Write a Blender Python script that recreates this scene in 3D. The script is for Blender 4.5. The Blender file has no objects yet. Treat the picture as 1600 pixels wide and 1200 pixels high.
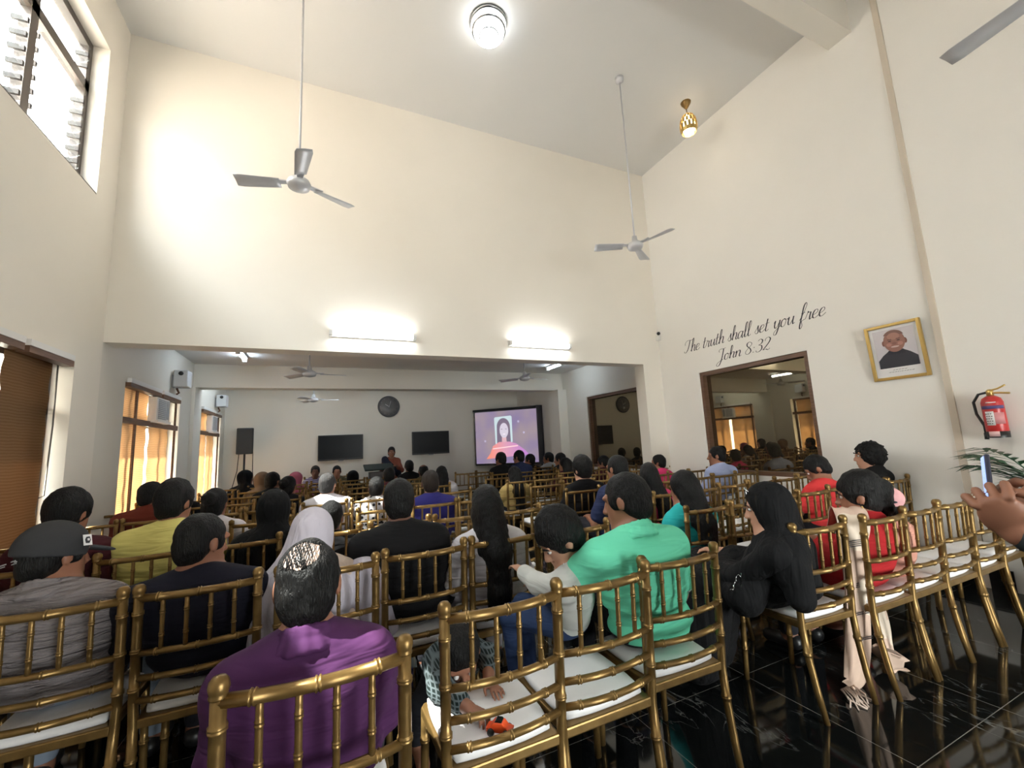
import bpy, math, random
import numpy as np
from mathutils import Vector, Matrix
random.seed(7)
D = bpy.data
SC = bpy.context.scene
COL = SC.collection

# ------------------------------------------------------------------ camera
EYE = 1.42
def make_camera():
    cd = D.cameras.new('camera'); co = D.objects.new('camera', cd); COL.objects.link(co)
    cd.sensor_fit = 'HORIZONTAL'; cd.sensor_width = 36.0
    cd.lens = 653.3 / 1600.0 * 36.0
    cd.clip_start = 0.02; cd.clip_end = 200
    yaw, pitch, roll = map(math.radians, (24.577, 8.013, -2.8205))
    fwd = Vector((math.sin(yaw)*math.cos(pitch), math.cos(yaw)*math.cos(pitch), math.sin(pitch)))
    r0 = Vector((math.cos(yaw), -math.sin(yaw), 0)); u0 = r0.cross(fwd)
    right = r0*math.cos(roll) + u0*math.sin(roll); up = -r0*math.sin(roll) + u0*math.cos(roll)
    m = Matrix((right, up, -fwd)).transposed().to_4x4(); m.translation = (0, 0, EYE)
    co.matrix_world = m
    SC.camera = co
make_camera()

# ------------------------------------------------------------------ light and exposure
SC.view_settings.view_transform = 'Standard'
SC.view_settings.look = 'None'
SC.view_settings.exposure = 1.72
SC.view_settings.gamma = 1.0
SC.view_settings.use_curve_mapping = False
try:
    SC.cycles.use_denoising = True
    SC.cycles.max_bounces = 10; SC.cycles.diffuse_bounces = 6; SC.cycles.glossy_bounces = 4
    SC.cycles.transparent_max_bounces = 12
    SC.cycles.sample_clamp_indirect = 6.0
    SC.cycles.caustics_reflective = False; SC.cycles.caustics_refractive = False
except Exception:
    pass
W = D.worlds.new('sky'); SC.world = W; W.use_nodes = True
WORLD_STRENGTH = 20.0
nt = W.node_tree; bg = nt.nodes['Background']
tc = nt.nodes.new('ShaderNodeTexCoord'); sp_ = nt.nodes.new('ShaderNodeSeparateXYZ'); rp = nt.nodes.new('ShaderNodeValToRGB')
nt.links.new(tc.outputs['Generated'], sp_.inputs[0]); nt.links.new(sp_.outputs['Z'], rp.inputs[0])
rp.color_ramp.elements[0].position = 0.0; rp.color_ramp.elements[0].color = (0.42, 0.41, 0.40, 1)
rp.color_ramp.elements[1].position = 0.30; rp.color_ramp.elements[1].color = (0.54, 0.535, 0.52, 1)
zen = rp.color_ramp.elements.new(0.75); zen.color = (1.0, 0.985, 0.955, 1)
nt.links.new(rp.outputs[0], bg.inputs['Color']); bg.inputs['Strength'].default_value = WORLD_STRENGTH

SUN_DIR = Vector((0.50, 0.06, -0.78)).normalized()
sd = D.lights.new('sun', 'SUN'); sd.energy = 26.0; sd.angle = math.radians(0.6); sd.color = (1.0, 0.93, 0.82)
so = D.objects.new('sun', sd); COL.objects.link(so); so.location = (-12, 2, 14)
so.rotation_euler = SUN_DIR.to_track_quat('-Z', 'Y').to_euler()

def portal(name, loc, direction, sx, sy):
    ld = D.lights.new(name, 'AREA'); ld.shape = 'RECTANGLE'; ld.size = sx; ld.size_y = sy; ld.energy = 1
    ld.cycles.is_portal = True
    o = D.objects.new(name, ld); COL.objects.link(o); o.location = loc
    o.rotation_euler = Vector(direction).to_track_quat('-Z', 'Y').to_euler()
# daylight openings: the clerestory, an unseen second one, and an entrance added for light
portal('portal_clerestory', (-2.24, 3.6, 4.72), (1, 0, 0), 2.6, 1.6)
portal('portal_clerestory_rear', (-2.24, -0.04, 4.28), (1, 0, 0), 3.32, 0.68)
portal('portal_added_entrance', (2.9, -3.84, 1.15), (0, 1, 0), 2.6, 2.3)

# ------------------------------------------------------------------ tags
def tag(o, label=None, cat=None, group=None, kind=None):
    if label: o['label'] = label
    if cat: o['category'] = cat
    if group: o['group'] = group
    if kind: o['kind'] = kind
    return o
def empty(name, loc=(0, 0, 0), rz=0.0, label=None, cat=None, group=None):
    o = D.objects.new(name, None); COL.objects.link(o); o.location = loc; o.rotation_euler = (0, 0, rz)
    o.empty_display_size = 0.1
    return tag(o, label, cat, group)
def copy_tree(o, parent=None):
    c = o.copy(); COL.objects.link(c)
    if parent is not None: c.parent = parent
    for ch in list(o.children): copy_tree(ch, c)
    return c

# ------------------------------------------------------------------ materials
def mat(name, col, rough=0.5, metal=0.0, spec=0.5, emit=None, emit_s=0.0, trans=0.0):
    m = D.materials.new(name); m.use_nodes = True
    b = m.node_tree.nodes['Principled BSDF']
    b.inputs['Base Color'].default_value = (*col, 1); b.inputs['Roughness'].default_value = rough
    b.inputs['Metallic'].default_value = metal; b.inputs['Specular IOR Level'].default_value = spec
    if emit: b.inputs['Emission Color'].default_value = (*emit, 1); b.inputs['Emission Strength'].default_value = emit_s
    if trans: b.inputs['Transmission Weight'].default_value = trans
    return m
def nodes(m): return m.node_tree.nodes, m.node_tree.links, m.node_tree.nodes['Principled BSDF']
def add_bump(m, scale=(1, 1, 1), nscale=10, strength=0.2, dist=0.01, kind='NOISE', detail=3, distort=0.0):
    N, L, b = nodes(m)
    t = N.new('ShaderNodeTexCoord'); mp = N.new('ShaderNodeMapping'); mp.inputs['Scale'].default_value = scale
    L.new(t.outputs['Object'], mp.inputs[0])
    if kind == 'NOISE':
        n = N.new('ShaderNodeTexNoise'); n.inputs['Scale'].default_value = nscale; n.inputs['Detail'].default_value = detail
        n.inputs['Distortion'].default_value = distort; out = n.outputs['Fac']
    else:
        n = N.new('ShaderNodeTexWave'); n.inputs['Scale'].default_value = nscale; n.inputs['Distortion'].default_value = distort
        n.inputs['Detail'].default_value = detail; n.bands_direction = kind; out = n.outputs['Fac']
    L.new(mp.outputs[0], n.inputs['Vector'])
    bp = N.new('ShaderNodeBump'); bp.inputs['Strength'].default_value = strength; bp.inputs['Distance'].default_value = dist
    L.new(out, bp.inputs['Height']); L.new(bp.outputs[0], b.inputs['Normal'])
    return m
def add_vary(m, col2, nscale=8, scale=(1, 1, 1), lo=0.35, hi=0.65, detail=4):
    N, L, b = nodes(m)
    c1 = tuple(b.inputs['Base Color'].default_value)
    t = N.new('ShaderNodeTexCoord'); mp = N.new('ShaderNodeMapping'); mp.inputs['Scale'].default_value = scale
    L.new(t.outputs['Object'], mp.inputs[0])
    n = N.new('ShaderNodeTexNoise'); n.inputs['Scale'].default_value = nscale; n.inputs['Detail'].default_value = detail
    L.new(mp.outputs[0], n.inputs['Vector'])
    r = N.new('ShaderNodeValToRGB'); r.color_ramp.elements[0].position = lo; r.color_ramp.elements[1].position = hi
    r.color_ramp.elements[0].color = c1; r.color_ramp.elements[1].color = (*col2, 1)
    L.new(n.outputs['Fac'], r.inputs[0]); L.new(r.outputs[0], b.inputs['Base Color'])
    return m
def srgb(r, g, b):
    f = lambda c: (c/255/12.92) if c/255 <= 0.04045 else ((c/255+0.055)/1.055)**2.4
    return (f(r), f(g), f(b))

M = {}
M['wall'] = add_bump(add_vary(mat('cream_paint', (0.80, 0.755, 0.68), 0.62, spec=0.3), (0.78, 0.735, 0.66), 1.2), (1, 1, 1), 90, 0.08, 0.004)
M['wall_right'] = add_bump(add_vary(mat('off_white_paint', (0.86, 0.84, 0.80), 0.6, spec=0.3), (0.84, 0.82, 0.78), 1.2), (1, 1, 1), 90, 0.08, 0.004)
M['wall_back'] = add_bump(mat('dimmed_cream_paint', (0.70, 0.67, 0.60), 0.6, spec=0.3), (1, 1, 1), 90, 0.08, 0.004)  # cream darkened to stand for the weaker light in the back room
M['ceiling'] = add_bump(mat('ceiling_paint', (0.70, 0.69, 0.67), 0.7, spec=0.2), (1, 1, 1), 60, 0.05, 0.004)
M['gold'] = add_vary(mat('gold_paint', (0.27, 0.166, 0.056), 0.37, metal=0.68), (0.195, 0.116, 0.038), 14)
M['gold_bright'] = mat('bright_gold', (0.62, 0.44, 0.16), 0.28, metal=0.9)
M['cushion'] = add_bump(mat('white_vinyl', (0.86, 0.845, 0.85), 0.38, spec=0.5), (1, 1, 1), 25, 0.25, 0.006)
M['brown_wood'] = add_vary(mat('brown_wood', (0.16, 0.085, 0.05), 0.45), (0.11, 0.055, 0.03), 6, (1, 1, 12))
M['dark_frame'] = mat('dark_aluminium', (0.10, 0.085, 0.075), 0.42, metal=0.3)
M['white_plastic'] = mat('white_plastic', (0.75, 0.74, 0.72), 0.35)
M['grey_plastic'] = mat('grey_plastic', (0.35, 0.36, 0.38), 0.45)
M['black_plastic'] = mat('black_plastic', (0.012, 0.012, 0.013), 0.4)
M['black_gloss'] = mat('black_gloss', (0.008, 0.008, 0.009), 0.12)
M['tv_glass'] = mat('television_glass', (0.010, 0.011, 0.013), 0.28, spec=0.12)
M['chrome'] = mat('chrome', (0.45, 0.46, 0.47), 0.2, metal=1.0)
M['white_metal'] = mat('white_metal', (0.58, 0.58, 0.60), 0.4, metal=0.2)
M['black_stone'] = mat('black_skirting', (0.010, 0.010, 0.011), 0.15)
M['red_paint'] = mat('red_paint', (0.50, 0.03, 0.03), 0.3)
M['ink'] = mat('black_ink', (0.02, 0.02, 0.03), 0.5)
M['paper'] = mat('white_paper', (0.80, 0.79, 0.80), 0.5)
M['leaf'] = add_vary(mat('palm_green', (0.035, 0.13, 0.05), 0.4), (0.02, 0.075, 0.035), 20)
M['tube_light'] = mat('lit_tube', (0.9, 0.9, 0.9), 0.4, emit=(0.95, 0.98, 1.0), emit_s=14.0)
M['tube_light_cool'] = mat('lit_tube_cool', (0.9, 0.9, 0.9), 0.4, emit=(0.72, 0.86, 1.0), emit_s=15.0)
M['dome_light'] = mat('lit_dome', (0.9, 0.9, 0.9), 0.4, emit=(0.94, 0.98, 1.0), emit_s=3.0)
M['bulb'] = mat('lit_bulb', (0.9, 0.8, 0.6), 0.4, emit=(1.0, 0.80, 0.52), emit_s=5.0)

def marble():
    m = D.materials.new('black_marble'); m.use_nodes = True; N, L, b = nodes(m)
    t = N.new('ShaderNodeTexCoord')
    sep = N.new('ShaderNodeSeparateXYZ'); L.new(t.outputs['Object'], sep.inputs[0])
    def math_(op, a, bb=None):
        n = N.new('ShaderNodeMath'); n.operation = op
        for i, v in enumerate((a, bb)):
            if v is None: continue
            if isinstance(v, (int, float)): n.inputs[i].default_value = v
            else: L.new(v, n.inputs[i])
        return n.outputs[0]
    def line(sock, off):
        f = math_('FRACT', math_('ADD', math_('DIVIDE', math_('SUBTRACT', sock, off), 0.8), 100.5))
        return math_('LESS_THAN', math_('ABSOLUTE', math_('SUBTRACT', f, 0.5)), 0.0022)
    joint = math_('MAXIMUM', line(sep.outputs['X'], 2.285), line(sep.outputs['Y'], 1.112))
    mp = N.new('ShaderNodeMapping'); mp.inputs['Scale'].default_value = (1, 0.45, 1); mp.inputs['Rotation'].default_value = (0, 0, 0.9)
    L.new(t.outputs['Object'], mp.inputs[0])
    n1 = N.new('ShaderNodeTexNoise'); n1.inputs['Scale'].default_value = 5.5; n1.inputs['Detail'].default_value = 9; n1.inputs['Distortion'].default_value = 1.6
    L.new(mp.outputs[0], n1.inputs['Vector'])
    vein = N.new('ShaderNodeValToRGB'); e = vein.color_ramp.elements
    e[0].position = 0.485; e[0].color = (0, 0, 0, 1); e[1].position = 0.5; e[1].color = (1, 1, 1, 1)
    x = e.new(0.515); x.color = (0, 0, 0, 1)
    L.new(n1.outputs['Fac'], vein.inputs[0])
    n2 = N.new('ShaderNodeTexNoise'); n2.inputs['Scale'].default_value = 3; n2.inputs['Detail'].default_value = 4
    L.new(t.outputs['Object'], n2.inputs['Vector'])
    gate = N.new('ShaderNodeValToRGB'); gate.color_ramp.elements[0].position = 0.5; gate.color_ramp.elements[1].position = 0.68
    L.new(n2.outputs['Fac'], gate.inputs[0])
    v2 = math_('MULTIPLY', vein.outputs[0], gate.outputs[0])
    mx = N.new('ShaderNodeMix'); mx.data_type = 'RGBA'
    L.new(v2, mx.inputs['Factor']); mx.inputs['A'].default_value = (0.006, 0.007, 0.007, 1); mx.inputs['B'].default_value = (0.16, 0.165, 0.16, 1)
    mj = N.new('ShaderNodeMix'); mj.data_type = 'RGBA'
    L.new(joint, mj.inputs['Factor']); L.new(mx.outputs['Result'], mj.inputs['A']); mj.inputs['B'].default_value = (0.20, 0.19, 0.17, 1)
    L.new(mj.outputs['Result'], b.inputs['Base Color'])
    b.inputs['Roughness'].default_value = 0.06; b.inputs['Specular IOR Level'].default_value = 0.6
    return m
M['marble'] = marble()

def blind_mat(name, c1, c2, tr_):
    m = D.materials.new(name); m.use_nodes = True; N, L, b = nodes(m)
    t = N.new('ShaderNodeTexCoord'); mp = N.new('ShaderNodeMapping'); mp.inputs['Scale'].default_value = (1, 0.6, 1)
    L.new(t.outputs['Object'], mp.inputs[0])
    w = N.new('ShaderNodeTexWave'); w.bands_direction = 'Z'; w.inputs['Scale'].default_value = 14; w.inputs['Distortion'].default_value = 2.5; w.inputs['Detail'].default_value = 2
    L.new(mp.outputs[0], w.inputs['Vector'])
    r = N.new('ShaderNodeValToRGB'); r.color_ramp.elements[0].color = (*c1, 1); r.color_ramp.elements[1].color = (*c2, 1)
    L.new(w.outputs['Fac'], r.inputs[0])
    df = N.new('ShaderNodeBsdfDiffuse'); tr = N.new('ShaderNodeBsdfTranslucent'); mx = N.new('ShaderNodeMixShader'); mx.inputs[0].default_value = tr_
    L.new(r.outputs[0], df.inputs[0]); L.new(r.outputs[0], tr.inputs[0]); L.new(df.outputs[0], mx.inputs[1]); L.new(tr.outputs[0], mx.inputs[2])
    L.new(mx.outputs[0], N['Material Output'].inputs[0])
    return m
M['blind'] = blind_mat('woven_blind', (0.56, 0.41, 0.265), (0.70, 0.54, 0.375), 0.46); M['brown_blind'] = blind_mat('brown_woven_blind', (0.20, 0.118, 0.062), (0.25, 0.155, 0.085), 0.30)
def glass_mat(name, tint, refl, rough=0.02):
    m = D.materials.new(name); m.use_nodes = True; N, L, b = nodes(m)
    tr = N.new('ShaderNodeBsdfTransparent'); tr.inputs[0].default_value = (*tint, 1)
    gl = N.new('ShaderNodeBsdfGlossy'); gl.inputs['Roughness'].default_value = rough
    mx = N.new('ShaderNodeMixShader'); mx.inputs[0].default_value = refl
    L.new(tr.outputs[0], mx.inputs[1]); L.new(gl.outputs[0], mx.inputs[2]); L.new(mx.outputs[0], N['Material Output'].inputs[0])
    return m
M['clear_glass'] = glass_mat('clear_glass', (0.92, 0.95, 0.95), 0.08)
M['louvre_glass'] = glass_mat('louvre_glass', (0.80, 0.82, 0.83), 0.12, 0.15)
def mirror_mat():
    m = D.materials.new('tinted_reflective_glass'); m.use_nodes = True; N, L, b = nodes(m)
    df = N.new('ShaderNodeBsdfDiffuse'); df.inputs[0].default_value = (0.030, 0.024, 0.017, 1)
    gl = N.new('ShaderNodeBsdfGlossy'); gl.inputs[0].default_value = (0.84, 0.70, 0.46, 1); gl.inputs['Roughness'].default_value = 0.015
    mx = N.new('ShaderNodeMixShader'); mx.inputs[0].default_value = 0.30
    L.new(df.outputs[0], mx.inputs[1]); L.new(gl.outputs[0], mx.inputs[2]); L.new(mx.outputs[0], N['Material Output'].inputs[0])
    return m
M['mirror'] = mirror_mat()

# ------------------------------------------------------------------ mesh building
class MB:
    def __init__(s): s.v = []; s.f = []; s.sm = []
    def add(s, vs, fs, smooth=False):
        o = len(s.v); s.v += [tuple(p) for p in vs]; s.f += [tuple(i+o for i in f) for f in fs]; s.sm += [smooth]*len(fs); return s
    def box(s, x0, x1, y0, y1, z0, z1):
        v = [(x, y, z) for x in (x0, x1) for y in (y0, y1) for z in (z0, z1)]
        return s.add(v, [(0, 1, 3, 2), (4, 6, 7, 5), (0, 4, 5, 1), (2, 3, 7, 6), (0, 2, 6, 4), (1, 5, 7, 3)])
    def cbox(s, c, d): return s.box(c[0]-d[0]/2, c[0]+d[0]/2, c[1]-d[1]/2, c[1]+d[1]/2, c[2]-d[2]/2, c[2]+d[2]/2)
    def tube(s, pts, rad, n=8, cap=True):
        pts = [Vector(p) for p in pts]; k = len(pts)
        if isinstance(rad, (int, float)): rad = [rad]*k
        vs = []; prev = None
        for i, p in enumerate(pts):
            t = (pts[min(i+1, k-1)] - pts[max(i-1, 0)])
            t = t.normalized() if t.length > 1e-9 else Vector((0, 0, 1))
            if prev is None:
                a = Vector((1, 0, 0)) if abs(t.x) < 0.9 else Vector((0, 1, 0))
            else: a = prev
            u = (a - t*a.dot(t)).normalized(); w = t.cross(u); prev = u
            for j in range(n):
                an = 2*math.pi*j/n; vs.append(p + (u*math.cos(an) + w*math.sin(an))*rad[i])
        fs = [(i*n+j, i*n+(j+1) % n, (i+1)*n+(j+1) % n, (i+1)*n+j) for i in range(k-1) for j in range(n)]
        if cap:
            fs.append(tuple(reversed(range(n)))); fs.append(tuple((k-1)*n+j for j in range(n)))
        return s.add(vs, fs, True)
    def lathe(s, prof, c=(0, 0, 0), n=24, axis='Z', cap=True):
        vs = []; k = len(prof)
        for r, h in prof:
            for j in range(n):
                a = 2*math.pi*j/n; x, y = r*math.cos(a), r*math.sin(a)
                q = {'Z': (x, y, h), 'Y': (x, h, y), 'X': (h, x, y)}[axis]
                vs.append((q[0]+c[0], q[1]+c[1], q[2]+c[2]))
        fs = [(i*n+j, i*n+(j+1) % n, (i+1)*n+(j+1) % n, (i+1)*n+j) for i in range(k-1) for j in range(n)]
        if cap: fs += [tuple(reversed(range(n))), tuple((k-1)*n+j for j in range(n))]
        return s.add(vs, fs, True)
    def prism(s, poly, h0, h1, f):
        n = len(poly); vs = [f(x, y, h0) for x, y in poly] + [f(x, y, h1) for x, y in poly]
        fs = [tuple(range(n)), tuple(reversed(range(n, 2*n)))] + [(i, i+n, (i+1) % n+n, (i+1) % n) for i in range(n)]
        return s.add(vs, fs)
    def mesh(s, name, m=None, recalc=True):
        me = D.meshes.new(name); me.from_pydata(s.v, [], s.f)
        me.polygons.foreach_set('use_smooth', s.sm)
        if m: me.materials.append(m)
        if recalc:
            import bmesh
            bm = bmesh.new(); bm.from_mesh(me); bmesh.ops.recalc_face_normals(bm, faces=bm.faces); bm.to_mesh(me); bm.free()
        me.update(); return me
    def build(s, name, m, parent=None, loc=None, bevel=0.0):
        o = D.objects.new(name, s.mesh(name, m)); COL.objects.link(o)
        if parent is not None: o.parent = parent
        if loc is not None: o.location = loc
        if bevel:
            b = o.modifiers.new('bevel', 'BEVEL'); b.width = bevel; b.segments = 2; b.limit_method = 'ANGLE'; b.angle_limit = 0.7
        return o
def link_mesh(name, me, parent=None, loc=None):
    o = D.objects.new(name, me); COL.objects.link(o)
    if parent is not None: o.parent = parent
    if loc is not None: o.location = loc
    return o
def struct(name, mb, m, label=None):
    o = mb.build(name, m); o['kind'] = 'structure'
    if label: o['label'] = label
    return o

# ------------------------------------------------------------------ setting
XL, XR, YB, YF, ZC, ZB, ZH, YR = -1.98, 5.21, 5.30, 11.10, 3.0, 2.60, 6.08, -3.6
TH = 0.25
def wall_rects(u0, u1, z0, z1, holes):
    """split a wall into rectangles around openings (u0,u1,z0,z1)"""
    us = sorted({u0, u1, *[h[0] for h in holes], *[h[1] for h in holes]}); us = [u for u in us if u0 <= u <= u1]
    out = []
    for a, b in zip(us[:-1], us[1:]):
        hs = sorted((h[2], h[3]) for h in holes if h[0] < (a+b)/2 < h[1]); z = z0
        for h0, h1 in hs:
            if h0 > z: out.append((a, b, z, h0))
            z = h1
        if z < z1: out.append((a, b, z, z1))
    return out
mb = MB().box(XL-TH, XR+TH, YR-2, YF+TH, -0.1, 0); struct('floor', mb, M['marble'])
CL = (2.35, 4.92, 3.94, 5.50)            # clerestory openings
CLR = (-1.7, 1.62, 3.94, 4.62)  # unseen window, kept low so only a narrow sun patch enters
W0 = (2.55, 4.83, 0.35, 2.30); W1 = (5.88, 7.85, 0.35, 2.30); W2 = (9.05, 10.70, 0.35, 2.30)
mb = MB()
for a, b, z0, z1 in wall_rects(YR, YB, 0, ZH, [W0, CL, CLR]): mb.box(XL-TH, XL, a, b, z0, z1)
struct('wall_left', mb, M['wall'])
mb = MB()
for a, b, z0, z1 in wall_rects(YB, YF, 0, ZC, [W1, W2]): mb.box(XL-TH, XL, a, b, z0, z1)
mb.box(XL, XL+0.05, 8.42, 8.86, 0, ZB)
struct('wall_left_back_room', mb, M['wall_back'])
mb = MB().box(XL, XR, YB, YB+TH, ZB, ZH+0.2).box(4.83, XR, YB, YB+0.22, 0, ZB)
struct('wall_over_opening', mb, M['wall'])
RW = (2.97, 4.55, 0.84, 2.335); RW2 = (5.80, 7.55, 0.84, 2.32)
mb = MB()
for a, b, z0, z1 in wall_rects(YR, YB+0.22, 0, ZH, [RW]): mb.box(XR, XR+TH, a, b, z0, z1)
struct('wall_right', mb, M['wall_right'])
mb = MB()
for a, b, z0, z1 in wall_rects(YB+0.22, YF, 0, ZC, [RW2]): mb.box(XR, XR+TH, a, b, z0, z1)
mb.box(4.98, XR, 8.35, 8.8, 0, ZB)
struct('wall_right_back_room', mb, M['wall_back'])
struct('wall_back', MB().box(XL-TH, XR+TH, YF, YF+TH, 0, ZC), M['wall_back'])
struct('ceiling', MB().box(XL-TH, XR+TH, YR, YB+TH, ZH, ZH+0.2), M['ceiling'])
struct('ceiling_back_room', MB().box(XL-TH, XR+TH, YB+TH, YF+TH, ZC, ZC+0.2), M['ceiling'])
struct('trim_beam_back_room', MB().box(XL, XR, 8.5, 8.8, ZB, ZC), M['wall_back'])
struct('trim_beam_hall', MB().box(XL, XR, 2.03, 2.26, 5.68, ZH), M['wall'])
EN = (1.6, 4.2, 0.0, 2.3)
mb = MB()
for a, b, z0, z1 in wall_rects(XL, XR, 0, ZH, [EN]): mb.box(a, b, YR-TH, YR, z0, z1)
struct('wall_rear', mb, M['wall'])
struct('trim_4', MB().box(XR-0.018, XR, 1.785, 1.835, 0, ZH), mat('groove_shade', (0.62, 0.55, 0.46), 0.6), 'vertical strip on the right wall, tan for groove shading')  # tan colour stands in for the shading along a wall groove
struct('baseboard_right', MB().box(XR-0.014, XR, 1.64, YB, 0, 0.17), M['black_stone'])
struct('baseboard_left', MB().box(XL, XL+0.014, YR, YF, 0, 0.17), M['black_stone'])
struct('baseboard_back', MB().box(XL, XR, YF-0.014, YF, 0, 0.17), M['black_stone'])

def frame_x(x0, x1, h, t, mb=None):
    """picture-frame of bars in a wall of constant x around opening h"""
    mb = mb or MB(); a, b, z0, z1 = h
    return mb.box(x0, x1, a, a+t, z0, z1).box(x0, x1, b-t, b, z0, z1).box(x0, x1, a+t, b-t, z1-t, z1).box(x0, x1, a+t, b-t, z0, z0+t)
# clerestory: dark frame, mullions, glass louvres
def clerestory(name, h, muls, trans_z, label):
    w = empty(name, (0, 0, 0)); w['kind'] = 'structure'; w['label'] = label
    a, b, z0, z1 = h; x0, x1 = XL-0.20, XL-0.13; t = 0.075
    f = frame_x(x0, x1, h, t); ys = [a] + list(muls) + [b]
    for y in muls: f.box(x0, x1, y-0.045, y+0.045, z0, z1)
    if trans_z: f.box(x0, x1, a, b, trans_z-0.05, trans_z+0.05)
    f.build('window_frame', M['dark_frame'], w)
    s = MB(); c = MB(); r = random.Random(3)
    for ya, yb in zip(ys[:-1], ys[1:]):
        z = z0 + 0.12
        while z < z1 - 0.1:
            if not trans_z or abs(z-trans_z) > 0.09:
                for yy in (ya+0.055, yb-0.055-0.03):
                    c.box(x0-0.02, x1+0.006, yy, yy+0.022, z-0.004, z+0.036)
                dz = 0.075; vs = [(x0-0.035, ya+0.08, z-0.0), (x0-0.035, yb-0.08, z-0.0), (x1+0.02, yb-0.08, z+dz), (x1+0.02, ya+0.08, z+dz)]
                vs += [(p[0]-0.003, p[1], p[2]+0.004) for p in vs]
                s.add(vs, [(0, 1, 2, 3), (7, 6, 5, 4), (0, 4, 5, 1), (1, 5, 6, 2), (2, 6, 7, 3), (3, 7, 4, 0)])
            z += 0.125
    c.build('louvre_clip', mat('louvre_clip', (0.03, 0.026, 0.024), 0.6), w); s.build('louvre_glass', M['louvre_glass'], w)
    return w
clerestory('window_1', CL, (3.10, 4.09), 5.02, 'high louvred window near the ceiling on the left wall')
clerestory('window_2', CLR, (-0.4,), None, 'unseen high louvred window on the left wall, sized for the sun patch')

o = struct('trim_5', MB().box(XL-0.13, XL-0.002, CL[0]+0.002, CL[1]-0.002, CL[2], CL[2]+0.015), M['black_stone'], 'dark stone sill added to cut sun bounce at the high window')  # unseen sill, added dark to soak up bounced sun
# lower windows of the left wall with blinds
def low_window(n, h, trans_z, muls, label):
    w = empty('window_%d' % n); w['kind'] = 'structure'; w['label'] = label
    x0, x1 = XL-0.20, XL-0.14; f = frame_x(x0, x1, h, 0.06)
    for y in muls: f.box(x0, x1, y-0.03, y+0.03, h[2], h[3])
    f.box(x0, x1, h[0], h[1], trans_z-0.035, trans_z+0.035)
    f.build('window_frame', M['dark_frame'], w)
    MB().box(XL-0.175, XL-0.17, h[0]+0.05, h[1]-0.05, h[2]+0.05, h[3]-0.05).build('window_pane', M['clear_glass'], w)
    return w
low_window(3, W0, 1.88, (3.75,), 'left wall window with brown blinds in the tall hall')
low_window(4, W1, 1.88, (6.35, 7.42), 'first tan-blinded window of the back room')
low_window(5, W2, 1.88, (9.45, 10.35), 'second tan-blinded window of the back room')
# inner windows of the right wall
def inner_window(n, h, label):
    w = empty('window_%d' % n); w['kind'] = 'structure'; w['label'] = label
    frame_x(XR+0.02, XR+0.16, h, 0.055).build('window_frame', M['brown_wood'], w)
    MB().box(XR+0.10, XR+0.106, h[0]+0.05, h[1]-0.05, h[2]+0.05, h[3]-0.05).build('window_pane', M['mirror'], w)
inner_window(6, RW, 'dark reflective window in a brown frame under the wall lettering')
inner_window(7, RW2, 'dark reflective window on the right wall of the back room')
# unseen entrance added behind the viewer for ambient daylight
w = empty('door_added'); w['kind'] = 'structure'; w['label'] = 'unseen glazed entrance added behind the viewer for daylight'
f = MB()
for x in (1.6, 2.87, 4.14): f.box(x, x+0.06, YR-0.15, YR-0.09, 0, 2.3)
f.box(1.6, 4.2, YR-0.15, YR-0.09, 2.24, 2.3).box(1.6, 4.2, YR-0.15, YR-0.09, 0, 0.06)
f.build('door_frame', M['dark_frame'], w)
MB().box(1.65, 4.15, YR-0.125, YR-0.12, 0.06, 2.25).build('door_pane', M['clear_glass'], w)
# outdoor ground and eave that shade the lower windows
o = struct('ground', MB().box(-30, XL-TH-0.02, -20, 30, -0.3, -0.1), mat('paving', (0.42, 0.38, 0.33), 0.8))
o['label'] = 'paved yard outside'
o = struct('trim_eave', MB().box(XL-TH-0.55, XL-TH, YR, YF, 2.55, 2.62), M['wall']); o['label'] = 'ledge above the lower windows outside'
o = struct('wall_sky_blocker', MB().box(-9.0, -8.0, -20, 30, -0.1, 8.4), mat('sky_blocker_render', (0.45, 0.42, 0.38), 0.9)); o['label'] = 'unseen plain building added to block the low sky'  # unseen block added so daylight enters the clerestory more steeply
o = struct('wall_blind_shader', MB().box(-2.95, -2.8, 1.6, 5.3, -0.1, 1.95), mat('blind_shader_wall', (0.25, 0.2, 0.16), 0.9)); o['label'] = 'unseen low wall added to shade the near blinds'  # unseen wall added to darken the near blinds

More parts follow.
